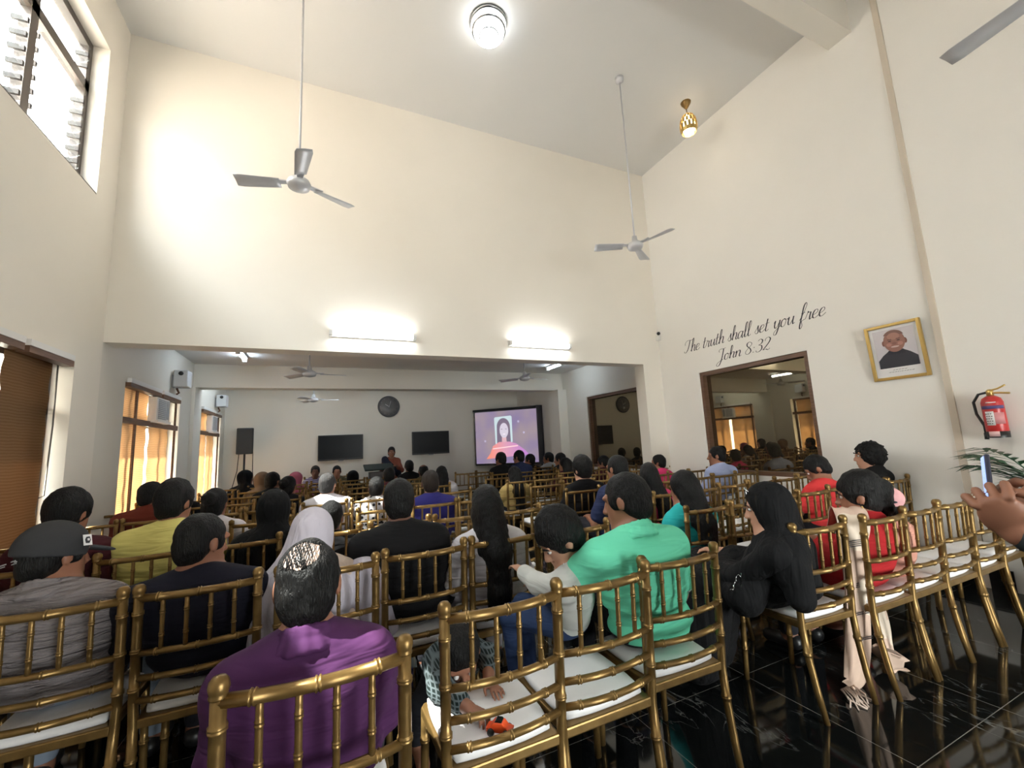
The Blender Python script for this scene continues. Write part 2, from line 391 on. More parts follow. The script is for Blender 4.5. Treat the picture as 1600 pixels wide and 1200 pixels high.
# ------------------------------------------------------------------ blinds, air conditioners, wall speakers
def roller_blind(y0, y1, ztop, zbot, label, group, x=XL-0.098, tilt=0.0, cord=None, sag=None):
    t = empty('roller_blind', (x, (y0+y1)/2, ztop), 0, label, 'blind', group)
    h = (y1-y0)/2; L = ztop-zbot
    MB().box(0.100, 0.140, -h-0.01, h+0.01, -0.035, 0.012).build('headrail', M['white_plastic'], t)
    MB().box(0.06, 0.135, -h-0.012, h+0.012, -0.085, -0.036).build('valance', M['brown_wood'], t)
    mb = MB(); n = 24; rr = random.Random(int(y0*100))
    vs = []
    for i in range(n+1):
        z = -0.05 - (L-0.08)*i/n; w = 0.006*math.sin(i*1.9)+rr.uniform(-.002, .002)
        for sgn in (-1, 1): vs.append((w, sgn*h + tilt*i/n, z))
    vs += [(p[0]-0.004, p[1], p[2]) for p in vs]; m = 2*(n+1)
    fs = []
    for i in range(n):
        a = 2*i; fs += [(a, a+1, a+3, a+2), (m+a+2, m+a+3, m+a+1, m+a), (a, a+2, m+a+2, m+a), (a+1, m+a+1, m+a+3, a+3)]
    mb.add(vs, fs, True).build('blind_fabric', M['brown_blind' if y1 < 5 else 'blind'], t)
    MB().box(-0.012, 0.012, -h+tilt, h+tilt, -L-0.02, -L+0.02).build('bottom_bar', M['brown_wood'], t)
    if cord:
        p = [(0.03, h+0.02, -0.02), (0.03, h+0.035, -cord*0.5), (0.03, h+0.01, -cord), (0.03, h-0.05, -cord-0.01)]
        MB().tube(p, 0.006, 5).build('cord', M['dark_frame'], t)
    return t
BG = 'roller blinds on the left wall windows'
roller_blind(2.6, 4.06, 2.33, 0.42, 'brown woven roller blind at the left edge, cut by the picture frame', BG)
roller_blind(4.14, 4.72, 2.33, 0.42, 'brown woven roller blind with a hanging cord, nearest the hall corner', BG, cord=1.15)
roller_blind(5.93, 6.90, 2.33, 0.38, 'tan roller blind left of the gap, first back room window', BG)
roller_blind(7.00, 7.74, 2.33, 0.38, 'tan roller blind right of the gap, first back room window', BG)
roller_blind(9.10, 9.95, 2.33, 0.38, 'tan roller blind left of the gap, window nearest the loudspeaker', BG)
roller_blind(10.05, 10.6, 2.33, 0.38, 'narrow tan roller blind right of the gap, window nearest the loudspeaker', BG)
# the dark transom and posts of the window frames seen against the blinds, inside the room
def inner_bars(n, h, z, ys):
    mb = MB().box(XL-0.03, XL-0.005, h[0]+0.02, h[1]-0.02, z-0.035, z+0.035)
    for y in ys: mb.box(XL-0.03, XL-0.01, y-0.02, y+0.02, h[2], h[3]-0.02)
    struct('trim_%d' % n, mb, M['brown_wood'], 'brown transom and posts across the window blinds')
inner_bars(1, W1, 1.88, (6.28, 7.74)); inner_bars(2, W2, 1.88, (9.13, 10.6))

def ac_unit(y0, y1, label):
    t = empty('air_conditioner', (XL-0.02, (y0+y1)/2, 1.93), 0, label, 'air conditioner', 'window air conditioners')
    h = (y1-y0)/2
    MB().box(-0.025, 0.07, -h, h, 0, 0.30).build('casing', M['white_plastic'], t, bevel=0.01)
    g = MB()
    for k in range(11): g.box(0.07, 0.076, -h+0.05, h-0.14, 0.02+k*0.024, 0.036+k*0.024)
    g.build('front_grille', M['grey_plastic'], t)
    MB().box(0.07, 0.075, h-0.11, h-0.02, 0.03, 0.28).build('control_panel', M['grey_plastic'], t)
    MB().box(-0.02, 0.09, -h-0.01, h+0.01, -0.03, 0.0).build('shelf', M['white_plastic'], t)
    return t
ac_unit(6.72, 7.20, 'white window air conditioner in the nearer back room window')
ac_unit(9.72, 10.16, 'white window air conditioner in the window nearest the loudspeaker')
def wall_speaker(y, z, label):
    t = empty('wall_speaker', (XL, y, z), 0, label, 'speaker', 'small wall speakers')
    MB().box(0, 0.03, -0.05, 0.05, -0.10, 0.08).build('bracket', M['grey_plastic'], t)
    MB().box(0.03, 0.20, -0.11, 0.11, -0.10, 0.14).build('cabinet', mat('speaker_grey', (0.52, 0.53, 0.54), 0.5), t, bevel=0.012)
    MB().lathe([(0.03, 0.0), (0.03, 0.012), (0.012, 0.016)], (0.12, -0.125, 0.09), 16, 'Y').build('driver', M['black_plastic'], t)
    MB().tube([(0.05, 0, -0.11), (0.08, 0, -0.18), (0.05, 0.0, -0.2)], 0.014, 8).build('cable', M['brown_wood'], t)
wall_speaker(7.45, 2.55, 'small pale speaker box on the left wall above the nearer back room window')
wall_speaker(10.15, 2.53, 'small grey speaker box on the left wall by the far corner')

# ------------------------------------------------------------------ lamps
def tube_lamp(loc, length, axis, label, group, m, face):
    t = empty('tube_light', loc, 0, label, 'tube light', group); h = length/2
    def bx(mb, a0, a1, o0, o1, p0, p1):
        # a along, o out of the mounting surface, p across
        if axis == 'X': return mb.box(a0, a1, -o1, -o0, p0, p1)      # on a wall facing -y
        return mb.box(p0, p1, a0, a1, -o1, -o0)                      # under a ceiling
    bx(MB(), -h-0.02, h+0.02, 0, 0.03, -0.04, 0.04).build('batten', M['white_plastic'], t)
    mb = MB()
    p = [(-h, -0.055, 0), (h, -0.055, 0)] if axis == 'X' else [(0, -h, -0.055), (0, h, -0.055)]
    mb.tube(p, 0.028 if axis == 'X' else 0.02, 12).build('tube', m, t)
    for s in (-1, 1): bx(MB(), s*h-0.02, s*h+0.02, 0.02, 0.085, -0.03, 0.03).build('end_cap', M['white_plastic'], t)
tube_lamp((0.57, YB, 2.82), 0.98, 'X', 'lit tube light on the wall above the opening, left and longer looking', 'tube lights above the opening', M['tube_light'], 0)
tube_lamp((2.90, YB, 2.82), 0.98, 'X', 'lit tube light on the wall above the opening, right one', 'tube lights above the opening', M['tube_light'], 0)
tube_lamp((-1.15, 7.45, ZC), 0.6, 'Y', 'short lit tube on the back room ceiling, left side', 'tube lights on the back room ceiling', M['tube_light_cool'], 0)
for xx in (-1.2, 0.6): tube_lamp((xx, 9.3, ZC), 1.1, 'Y', 'unseen tube light added behind the back room cross beam', 'added tube lights behind the cross beam', M['tube_light_cool'], 0)  # unseen tubes added to brighten the back room
tube_lamp((4.38, 7.4, ZC), 0.6, 'Y', 'short lit tube on the back room ceiling, right side near the screen', 'tube lights on the back room ceiling', M['tube_light_cool'], 0)

t = empty('ceiling_lamp', (1.63, 3.72, ZH), 0, 'round lit glass ceiling lamp with chrome rings', 'ceiling lamp')
MB().lathe([(0.0, 0), (0.205, 0), (0.205, -0.02), (0.20, -0.03), (0, -0.03)], n=40).build('base_plate', M['chrome'], t)
MB().lathe([(0.18, -0.03), (0.195, -0.05), (0.19, -0.09), (0.16, -0.10)], n=40).build('upper_diffuser', M['dome_light'], t)
MB().lathe([(0.165, -0.10), (0.188, -0.10), (0.188, -0.115), (0.165, -0.115)], n=40).build('chrome_ring', M['chrome'], t)
MB().lathe([(0.165, -0.112), (0.172, -0.13), (0.16, -0.165), (0.10, -0.175)], n=40).build('lower_diffuser', M['dome_light'], t)
MB().lathe([(0.10, -0.172), (0.112, -0.172), (0.112, -0.182), (0.10, -0.182)], n=40).build('small_ring', M['chrome'], t)
MB().lathe([(0.102, -0.178), (0.095, -0.2), (0.05, -0.225), (0.0, -0.23)], n=40).build('bottom_bowl', M['dome_light'], t)

t = empty('pendant_lamp', (4.64, 3.75, ZH), 0, 'small gold egg-shaped pendant lamp glowing warm under the ceiling', 'pendant lamp')
MB().lathe([(0.07, 0), (0.065, -0.02), (0.015, -0.10), (0.0, -0.10)], n=20).build('ceiling_cup', M['gold'], t)
MB().tube([(0, 0, -0.09), (0, 0, -0.2)], 0.006, 6).build('rod', M['gold'], t)
sh = MB(); rs = [(0.03, -0.19), (0.075, -0.22), (0.105, -0.28), (0.118, -0.35), (0.115, -0.42), (0.10, -0.47)]
for i in range(len(rs)-1):                                          # pierced shade: rings of small plates
    n = 14
    for j in range(n):
        a0 = 2*math.pi*(j+0.5*(i % 2))/n; a1 = a0+2*math.pi/n*0.72
        (r0, z0), (r1, z1) = rs[i], rs[i+1]
        if i == len(rs)-2: a1 = a0+2*math.pi/n
        q = [(r0*math.cos(a0), r0*math.sin(a0), z0), (r0*math.cos(a1), r0*math.sin(a1), z0), (r1*math.cos(a1), r1*math.sin(a1), z1), (r1*math.cos(a0), r1*math.sin(a0), z1)]
        q2 = [(x*0.95, y*0.95, z) for x, y, z in q]
        sh.add(q+q2, [(0, 1, 2, 3), (7, 6, 5, 4), (0, 4, 5, 1), (1, 5, 6, 2), (2, 6, 7, 3), (3, 7, 4, 0)])
sh.build('shade', M['gold_bright'], t)
MB().lathe([(0.02, -0.2), (0.05, -0.26), (0.085, -0.34), (0.088, -0.40), (0.06, -0.455), (0, -0.47)], n=24).build('bulb', M['bulb'], t)

# ------------------------------------------------------------------ fans
def ceiling_fan(x, y, ztop, zhub, r, ang, label, group):
    t = empty('ceiling_fan', (x, y, ztop), 0, label, 'ceiling fan', group); h = ztop-zhub
    MB().lathe([(0.0, 0), (0.055, 0), (0.05, -0.05), (0.015, -0.075), (0.0, -0.075)], n=20).build('canopy', M['white_metal'], t)
    MB().tube([(0, 0, -0.05), (0, 0, -h+0.03)], 0.0095, 10).build('down_rod', M['white_metal'], t)
    MB().lathe([(0.0, -h+0.13), (0.03, -h+0.12), (0.035, -h+0.06), (0.05, -h+0.05), (0.085, -h+0.03), (0.098, -h), (0.085, -h-0.035), (0.04, -h-0.05), (0, -h-0.052)], n=28).build('motor', M['white_metal'], t)
    for a in ang:
        a = math.radians(a); ca, sa = math.cos(a), math.sin(a)
        f = lambda u, v, z: (ca*u - sa*v, sa*u + ca*v, -h + z)
        bl = MB(); n = 8; vs = []
        for i in range(n+1):
            u = 0.15 + (r-0.15)*i/n; w = 0.046+0.022*i/n
            if i == n: w *= 0.82
            for vv, tz in ((-w, -0.013), (0, 0.006), (w, 0.016)): vs.append(f(u, vv, tz-0.0))
        m = len(vs); vs += [(p[0], p[1], p[2]-0.004) for p in vs]; fs = []
        for i in range(n):
            for j in range(2):
                q = i*3+j; fs += [(q, q+1, q+4, q+3), (m+q+3, m+q+4, m+q+1, m+q)]
            fs += [(i*3, i*3+3, m+i*3+3, m+i*3), (i*3+2, m+i*3+2, m+i*3+5, i*3+5)]
        fs += [(0, m, m+1, 1), (1, m+1, m+2, 2), (3*n, 3*n+1, m+3*n+1, m+3*n), (3*n+1, 3*n+2, m+3*n+2, m+3*n+1)]
        b = bl.add(vs, fs, True).build('blade', M['white_metal'], t)
        MB().prism([(0.07, -0.022), (0.2, -0.035), (0.2, 0.035), (0.07, 0.022)], 0.008, 0.018, f).build('blade_iron', M['white_metal'], b)
    return t
FG = 'ceiling fans on long rods in the tall hall'
ceiling_fan(-0.215, 3.80, ZH, 3.75, 0.50, (167, 27, 277), 'ceiling fan on a long rod at left, above the tube light', FG)
ceiling_fan(3.485, 3.77, ZH, 3.75, 0.50, (155, 285, 35), 'ceiling fan on a long rod near the right corner of the hall', FG)
ceiling_fan(3.58, 0.42, ZH, 3.75, 0.58, (80, 200, 320), 'ceiling fan of which one blade shows at the top right corner', FG)
FB = 'small ceiling fans of the back room'
ceiling_fan(-0.19, 6.9, ZC, 2.60, 0.52, (10, 130, 250), 'back room ceiling fan in front of the cross beam, left', FB)
ceiling_fan(3.42, 6.9, ZC, 2.60, 0.52, (10, 130, 250), 'back room ceiling fan in front of the cross beam, right', FB)
ceiling_fan(-0.18, 9.85, ZC, 2.54, 0.5, (0, 120, 240), 'far back room ceiling fan behind the cross beam, above the left television', FB)

# ------------------------------------------------------------------ far wall things
def television(x0, x1, z0, z1, label):
    t = empty('television', ((x0+x1)/2, YF-0.004, (z0+z1)/2), 0, label, 'television', 'wall televisions'); w, h = (x1-x0)/2, (z1-z0)/2
    MB().box(-0.15, 0.15, -0.05, 0, -0.1, 0.1).build('wall_bracket', M['black_plastic'], t)
    MB().box(-w, w, -0.10, -0.05, -h, h).build('casing', M['black_plastic'], t, bevel=0.008)
    MB().box(-w+0.02, w-0.02, -0.104, -0.1, -h+0.035, h-0.02).build('screen', M['tv_glass'], t)
    MB().box(-0.06, 0.06, -0.09, -0.06, -h-0.03, -h).build('sensor_bar', M['grey_plastic'], t)
television(-0.09, 0.92, 1.215, 1.815, 'black flat television on the far wall, left of the speaker woman')
television(2.12, 3.10, 1.235, 1.83, 'black flat television on the far wall, between the speaker woman and the screen')
t = empty('wall_clock', (1.55, YF, 2.50), 0, 'round dark wall clock high on the far wall', 'clock')
MB().lathe([(0.0, 0), (0.27, 0), (0.275, -0.03), (0.25, -0.05), (0.235, -0.035), (0, -0.035)], n=40, axis='Y').build('case', mat('clock_case', (0.05, 0.05, 0.055), 0.4), t)
MB().lathe([(0.0, -0.036), (0.235, -0.036), (0.235, -0.038), (0, -0.038)], n=40, axis='Y').build('dial', mat('clock_dial', (0.15, 0.145, 0.145), 0.35), t)
for k in range(12):
    a = k*math.pi/6; MB().tube([(0.19*math.sin(a), -0.04, 0.19*math.cos(a)), (0.215*math.sin(a), -0.04, 0.215*math.cos(a))], 0.005, 5).build('hour_mark', M['grey_plastic'], t)
MB().tube([(0, -0.042, 0), (-0.09, -0.042, 0.06)], 0.008, 5).build('hour_hand', M['paper'], t)
MB().tube([(0, -0.044, 0), (0.0, -0.044, -0.03), (0.05, -0.044, 0.14)], 0.005, 5).build('minute_hand', M['paper'], t)

t = empty('loudspeaker', (-1.53, 10.75, 1.46), math.radians(8), 'black loudspeaker cabinet on a stand by the far left corner', 'loudspeaker')
MB().prism([(-0.16, -0.14), (0.16, -0.14), (0.12, 0.14), (-0.12, 0.14)], 0, 0.56, lambda x, y, z: (x, y, z)).build('cabinet', M['black_plastic'], t, bevel=0.02)
MB().box(-0.14, 0.14, -0.155, -0.14, 0.03, 0.53).build('grille', mat('speaker_grille', (0.02, 0.02, 0.02), 0.7), t, bevel=0.006)
t = empty('speaker_stand', (-1.53, 10.75, 0), 0, 'black tripod stand under the loudspeaker in the far left corner', 'stand')
MB().tube([(0, 0, 0.25), (0, 0, 1.46)], 0.02, 8).build('pole', M['black_plastic'], t)
MB().lathe([(0.035, 0.68), (0.035, 0.76), (0.02, 0.77)], n=12).build('collar', M['black_plastic'], t)
for k in range(3):
    a = 0.5+k*2.094; MB().tube([(0.02*math.cos(a), 0.02*math.sin(a), 0.72), (0.4*math.cos(a), 0.4*math.sin(a), 0.015)], 0.013, 6).build('leg', M['black_plastic'], t)
t = MB().tube([(-1.66, 10.93, 1.5), (-1.68, 10.9, 1.1), (-1.74, 10.7, 0.7), (-1.7, 10.7, 0.02)], 0.008, 5).tube([(-1.40, 10.94, 1.5), (-1.39, 10.9, 1.1), (-1.33, 10.7, 0.75), (-1.36, 10.7, 0.02)], 0.008, 5).build('speaker_cable', M['black_plastic'])
tag(t, 'two thin dark cables hanging from the loudspeaker', 'cable')

# projection screen, angled across the far right corner
A0 = Vector((3.85, 10.98, 0)); B0 = Vector((5.13, 9.72, 0)); Lw = (B0-A0).length
t = empty('projection_screen', (A0.x, A0.y, 0), math.atan2(B0.y-A0.y, B0.x-A0.x), 'projection screen showing a woman portrait on purple, far right corner', 'screen')
pl = lambda d0, d1: (lambda x, z, d: (x, -(d0 if d == 0 else d1), z))
SZ0, SZ1 = 0.90, 2.29
MB().box(-0.03, Lw+0.02, 0, 0.05, SZ0-0.05, SZ1+0.03).build('frame', M['black_plastic'], t)
q_ = MB().box(5.04, 5.195, 9.56, 9.60, 0.86, 2.36).build('dark_panel', mat('dark_masking', (0.035, 0.035, 0.04), 0.6)); tag(q_, 'narrow dark board standing right of the projection screen', 'board')
MB().tube([(5.12, 9.58, 0.0), (5.12, 9.58, 0.87)], 0.02, 8).build('support_post', M['black_plastic'], q_)
MB().tube([(-0.06, 0.01, SZ1+0.05), (Lw+0.03, 0.01, SZ1+0.05)], 0.03, 10).build('roller_case', M['black_plastic'], t)
def emis(name, col, s=0.37):
    m = mat(name, (0.05, 0.05, 0.05), 0.6, emit=col, emit_s=s); return m
PIC = MB().box(0, Lw, -0.004, 0.0, SZ0, SZ1).build('picture', add_vary(emis('screen_purple', srgb(138, 122, 150)), (0.05, 0.05, 0.05), 1), t)
N, L, b = nodes(PIC.active_material)
tcn = N.new('ShaderNodeTexCoord'); nn = N.new('ShaderNodeTexNoise'); nn.inputs['Scale'].default_value = 1.6; rr_ = N.new('ShaderNodeValToRGB')
rr_.color_ramp.elements[0].position = 0.35; rr_.color_ramp.elements[0].color = (*srgb(126, 112, 146), 1); rr_.color_ramp.elements[1].position = 0.65; rr_.color_ramp.elements[1].color = (*srgb(146, 130, 138), 1)
L.new(tcn.outputs['Object'], nn.inputs['Vector']); L.new(nn.outputs['Fac'], rr_.inputs[0]); L.new(rr_.outputs[0], b.inputs['Emission Color'])
cx = Lw*0.46; cz = 1.72
def flat(name, poly, m, layer):
    return MB().prism(poly, 0, 1, lambda x, z, d: (x, -0.005-0.0015*layer-0.001*d, z)).build(name, m, PIC)
ell = lambda x, z, rx, rz, n=28, a0=0, a1=2*math.pi: [(x+rx*math.cos(a0+(a1-a0)*i/n), z+rz*math.sin(a0+(a1-a0)*i/n)) for i in range(n)]
flat('portrait_card', [(cx-0.24, 1.30), (cx+0.25, 1.45), (cx+0.25, 2.12), (cx+0.22, 2.15), (cx-0.23, 2.13), (cx-0.26, 2.1)], emis('screen_pale', srgb(186, 204, 208)), 0)
flat('portrait_hair', [(cx-0.20, 1.30), (cx+0.20, 1.30)] + ell(cx, 1.86, 0.19, 0.235, 24, 0, math.pi), emis('screen_grey_violet', srgb(112, 98, 118)), 1)
flat('portrait_neck', [(cx-0.06, 1.3), (cx+0.09, 1.3), (cx+0.07, 1.6), (cx-0.05, 1.6)], emis('screen_skin_shade', srgb(205, 165, 172)), 2)
flat('portrait_face', ell(cx+0.015, 1.765, 0.125, 0.20), emis('screen_face', srgb(198, 190, 204)), 3)
for sx in (-0.05, 0.075): flat('portrait_eye', ell(cx+sx, 1.80, 0.025, 0.009, 12), emis('screen_line%d' % int(sx*100), srgb(120, 105, 128)), 4)
flat('portrait_mouth', ell(cx+0.015, 1.665, 0.04, 0.012, 12), emis('screen_mouth', srgb(236, 226, 236)), 4)
gm = emis('screen_orange_to_violet', srgb(225, 150, 150)); N, L, b = nodes(gm)
tcn = N.new('ShaderNodeTexCoord'); sx_ = N.new('ShaderNodeSeparateXYZ'); mr = N.new('ShaderNodeMapRange'); mr.inputs['From Min'].default_value = 0.35; mr.inputs['From Max'].default_value = 1.45
rr_ = N.new('ShaderNodeValToRGB'); e = rr_.color_ramp.elements; e[0].color = (*srgb(232, 132, 104), 1); e[1].color = (*srgb(176, 118, 190), 1); q = e.new(0.45); q.color = (*srgb(206, 146, 166), 1)
L.new(tcn.outputs['Object'], sx_.inputs[0]); L.new(sx_.outputs['X'], mr.inputs[0]); L.new(mr.outputs[0], rr_.inputs[0]); L.new(rr_.outputs[0], b.inputs['Emission Color'])
flat('portrait_shoulders', [(0.30, 1.02), (1.52, 1.10), (1.42, 1.22), (cx+0.35, 1.40), (cx+0.16, 1.46), (cx-0.14, 1.46), (cx-0.32, 1.36), (0.42, 1.16)], gm, 5)
flat('portrait_banner', [(0.50, 1.27), (1.22, 1.33), (1.22, 1.36), (0.50, 1.30)], emis('screen_banner', srgb(240, 196, 200)), 6)
for sx, sz in ((0.28, 1.50), (1.40, 1.68), (1.26, 1.98)): flat('sparkle', ell(sx, sz, 0.028, 0.03, 10), emis('screen_sparkle%d' % int(sx*100), srgb(176, 168, 196)), 1)

# ------------------------------------------------------------------ right wall: lettering, portrait, extinguisher, camera
GL = {  # script letters: strokes of control points (x, y), x-height 0.5, ascender 1.05; advance
 'T': ([[(0.02, 0.62), (0.0, 0.78), (0.12, 0.95), (0.35, 0.98), (0.62, 0.94), (0.8, 1.02)], [(0.45, 0.97), (0.42, 0.6), (0.34, 0.22), (0.18, 0.0), (0.02, 0.04), (0.04, 0.14)]], 0.66),
 'J': ([[(0.1, 0.72), (0.06, 0.88), (0.2, 0.98), (0.4, 0.96), (0.58, 1.0)], [(0.42, 0.97), (0.40, 0.5), (0.34, -0.05), (0.2, -0.42), (0.02, -0.42), (0.02, -0.24), (0.22, -0.06), (0.5, 0.08)]], 0.56),
 'h': ([[(0.0, 0.05), (0.14, 0.45), (0.2, 0.85), (0.16, 1.05), (0.1, 0.98), (0.08, 0.5), (0.07, 0.0)], [(0.08, 0.2), (0.2, 0.46), (0.32, 0.5), (0.36, 0.36), (0.33, 0.1), (0.38, 0.0), (0.48, 0.08)]], 0.46),
 'e': ([[(0.0, 0.2), (0.16, 0.24), (0.3, 0.36), (0.26, 0.5), (0.12, 0.46), (0.04, 0.22), (0.1, 0.02), (0.24, 0.02), (0.4, 0.16)]], 0.37),
 't': ([[(0.14, 0.82), (0.1, 0.4), (0.08, 0.08), (0.16, 0.0), (0.28, 0.1)], [(0.0, 0.5), (0.14, 0.52), (0.28, 0.54)]], 0.29),
 'r': ([[(0.0, 0.1), (0.08, 0.4), (0.1, 0.52), (0.14, 0.44), (0.26, 0.44), (0.24, 0.2), (0.26, 0.0), (0.38, 0.1)]], 0.36),
 'u': ([[(0.02, 0.36), (0.1, 0.5), (0.08, 0.2), (0.12, 0.02), (0.22, 0.04), (0.34, 0.3), (0.38, 0.5)], [(0.38, 0.5), (0.36, 0.2), (0.4, 0.0), (0.5, 0.08)]], 0.48),
 's': ([[(0.0, 0.1), (0.14, 0.36), (0.2, 0.54), (0.22, 0.3), (0.26, 0.1), (0.16, -0.01), (0.04, 0.06)]], 0.32),
 'a': ([[(0.34, 0.42), (0.22, 0.5), (0.06, 0.36), (0.04, 0.08), (0.14, 0.0), (0.28, 0.16), (0.38, 0.48)], [(0.38, 0.48), (0.34, 0.16), (0.38, 0.0), (0.48, 0.08)]], 0.46),
 'l': ([[(0.0, 0.08), (0.16, 0.5), (0.22, 0.9), (0.16, 1.05), (0.1, 0.9), (0.08, 0.4), (0.1, 0.04), (0.18, 0.0), (0.28, 0.1)]], 0.26),
 'y': ([[(0.02, 0.36), (0.1, 0.5), (0.08, 0.2), (0.14, 0.02), (0.24, 0.06), (0.36, 0.34), (0.4, 0.5)], [(0.4, 0.5), (0.36, 0.0), (0.26, -0.4), (0.12, -0.42), (0.12, -0.24), (0.3, -0.04), (0.48, 0.1)]], 0.47),
 'o': ([[(0.22, 0.5), (0.06, 0.38), (0.04, 0.1), (0.14, -0.01), (0.28, 0.08), (0.32, 0.36), (0.22, 0.5), (0.3, 0.42), (0.44, 0.44)]], 0.40),
 'f': ([[(0.0, 0.08), (0.18, 0.5), (0.3, 0.95), (0.24, 1.12), (0.14, 0.9), (0.1, 0.3), (0.06, -0.3), (0.12, -0.46), (0.2, -0.3), (0.14, 0.0), (0.34, 0.1)], [(0.04, 0.5), (0.16, 0.5), (0.28, 0.53)]], 0.34),
 'n': ([[(0.0, 0.34), (0.08, 0.5), (0.08, 0.25), (0.06, 0.0)], [(0.08, 0.22), (0.2, 0.46), (0.32, 0.5), (0.36, 0.34), (0.33, 0.1), (0.38, 0.0), (0.48, 0.08)]], 0.46),
 '8': ([[(0.36, 0.86), (0.2, 0.96), (0.06, 0.84), (0.1, 0.64), (0.32, 0.42), (0.4, 0.18), (0.24, 0.0), (0.06, 0.06), (0.04, 0.26), (0.22, 0.5), (0.4, 0.72), (0.36, 0.88)]], 0.52),
 '3': ([[(0.08, 0.84), (0.22, 0.96), (0.38, 0.84), (0.34, 0.62), (0.18, 0.52), (0.36, 0.44), (0.4, 0.18), (0.24, 0.0), (0.06, 0.02), (0.02, 0.14)]], 0.50),
 '2': ([[(0.06, 0.72), (0.1, 0.9), (0.26, 0.96), (0.4, 0.82), (0.34, 0.56), (0.14, 0.24), (0.02, 0.06), (0.2, 0.08), (0.34, 0.0), (0.46, 0.1)]], 0.5),
 ':': ([[(0.08, 0.4), (0.10, 0.46)], [(0.06, 0.04), (0.08, 0.10)]], 0.24),
}
def spline(p, n=7):
    p = [np.array(q) for q in p]; p = [2*p[0]-p[1]] + p + [2*p[-1]-p[-2]]; out = []
    for i in range(1, len(p)-2):
        for k in range(n):
            t = k/n; a, b, c, d = p[i-1:i+3]
            out.append(0.5*((2*b)+(-a+c)*t+(2*a-5*b+4*c-d)*t*t+(-a+3*b-3*c+d)*t**3))
    out.append(p[-2]); return out
def script_text(txt, y_start, z_base, size, width, m, parent, slant=0.30):
    adv = 0; glyphs = []
    for ch in txt:
        if ch == ' ': adv += 0.30; continue
        glyphs.append((ch, adv)); adv += GL[ch][1]
    sx = width/adv
    for ch, x0 in glyphs:
        g = MB()
        for st in GL[ch][0]:
            pts = spline(st); L_, R_ = [], []
            for i, p in enumerate(pts):
                d = pts[min(i+1, len(pts)-1)]-pts[max(i-1, 0)]; d = d/(np.hypot(*d)+1e-9)
                w = 0.024 + 0.046*max(0.0, -d[1])**1.5 + 0.006*abs(d[1])
                if ch == ':': w = 0.05
                nrm = np.array([-d[1], d[0]]); L_.append(p+nrm*w/2); R_.append(p-nrm*w/2)
            P = []
            for q in L_+R_: P.append((-0.0015, -(x0*sx + q[0]*sx + slant*q[1]*size), z_base + q[1]*size))
            k = len(L_); m_ = 2*k; P2 = [(0.0, a, b) for _, a, b in P]
            fs = []
            for i in range(k-1):
                fs += [(i, i+1, k+i+1, k+i), (m_+k+i, m_+k+i+1, m_+i+1, m_+i), (i, m_+i, m_+i+1, i+1), (k+i, k+i+1, m_+k+i+1, m_+k+i)]
            g.add(P+P2, fs)
        o = g.build('letter', m, parent); o.location = (0, y_start, 0)
t = empty('wall_lettering', (XR, 0, 0), 0, 'black script wall lettering, The truth shall set you free, John 8:32', 'lettering')
script_text('The truth shall set you free', 4.78, 2.69, 0.185, 2.06, M['ink'], t)
script_text('John 8:32', 4.20, 2.447, 0.165, 0.80, M['ink'], t)

t = empty('framed_portrait', (XR, 2.13, 2.14), 0, 'gold framed portrait photo of a smiling bald man in black on the right wall', 'picture')
t.rotation_euler = (0, math.radians(-4), 0)
w, h = 0.225, 0.28
fr = MB()
for y0, y1, z0, z1 in ((-w, -w+0.03, -h, h), (w-0.03, w, -h, h), (-w+0.03, w-0.03, h-0.03, h), (-w+0.03, w-0.03, -h, -h+0.03)): fr.box(-0.045, -0.012, y0, y1, z0, z1)
fr.build('frame', M['gold_bright'], t, bevel=0.006)
MB().box(-0.025, -0.018, -w+0.025, w-0.025, -h+0.025, h-0.025).build('mount', M['paper'], t)
def fx(layer): return lambda y, z, d: (-0.026-0.0012*layer-0.001*d, -y, z)
def pflat(name, poly, m, layer): return MB().prism(poly, 0, 1, fx(layer)).build(name, m, t)
pflat('photo_ground', [(-0.165, -0.16), (0.165, -0.16), (0.165, 0.225), (-0.165, 0.225)], mat('photo_grey', srgb(205, 200, 206), 0.5), 0)
pflat('photo_jacket', [(-0.155, -0.16), (0.16, -0.16), (0.16, -0.07), (0.11, -0.025), (0.05, 0.015), (-0.05, 0.015), (-0.11, -0.03), (-0.155, -0.08)], mat('photo_black', srgb(48, 48, 58), 0.5), 1)
pflat('photo_neck', [(-0.055, -0.02), (0.055, -0.02), (0.05, 0.05), (-0.05, 0.05)], mat('photo_neck', srgb(120, 80, 70), 0.5), 1.6)
pflat('photo_collar', [(-0.075, -0.03), (0.075, -0.03), (0.06, 0.012), (-0.06, 0.012)], mat('photo_collar', srgb(40, 40, 50), 0.5), 1.8)
pflat('photo_face', ell(0.0, 0.10, 0.086, 0.108), mat('photo_skin', srgb(150, 106, 94), 0.5), 2)
for sy in (-0.087, 0.087): pflat('photo_ear', ell(sy, 0.09, 0.014, 0.028, 12), mat('photo_ear%d' % int(sy*1000), srgb(132, 90, 80), 0.5), 1.5)
pflat('photo_hairline', ell(0.0, 0.135, 0.086, 0.078, 20, 0.3, math.pi-0.3), mat('photo_hair', srgb(124, 92, 84), 0.5), 2.2)
pflat('photo_forehead', ell(0.0, 0.15, 0.05, 0.035), mat('photo_forehead', srgb(168, 124, 110), 0.5), 2.4)
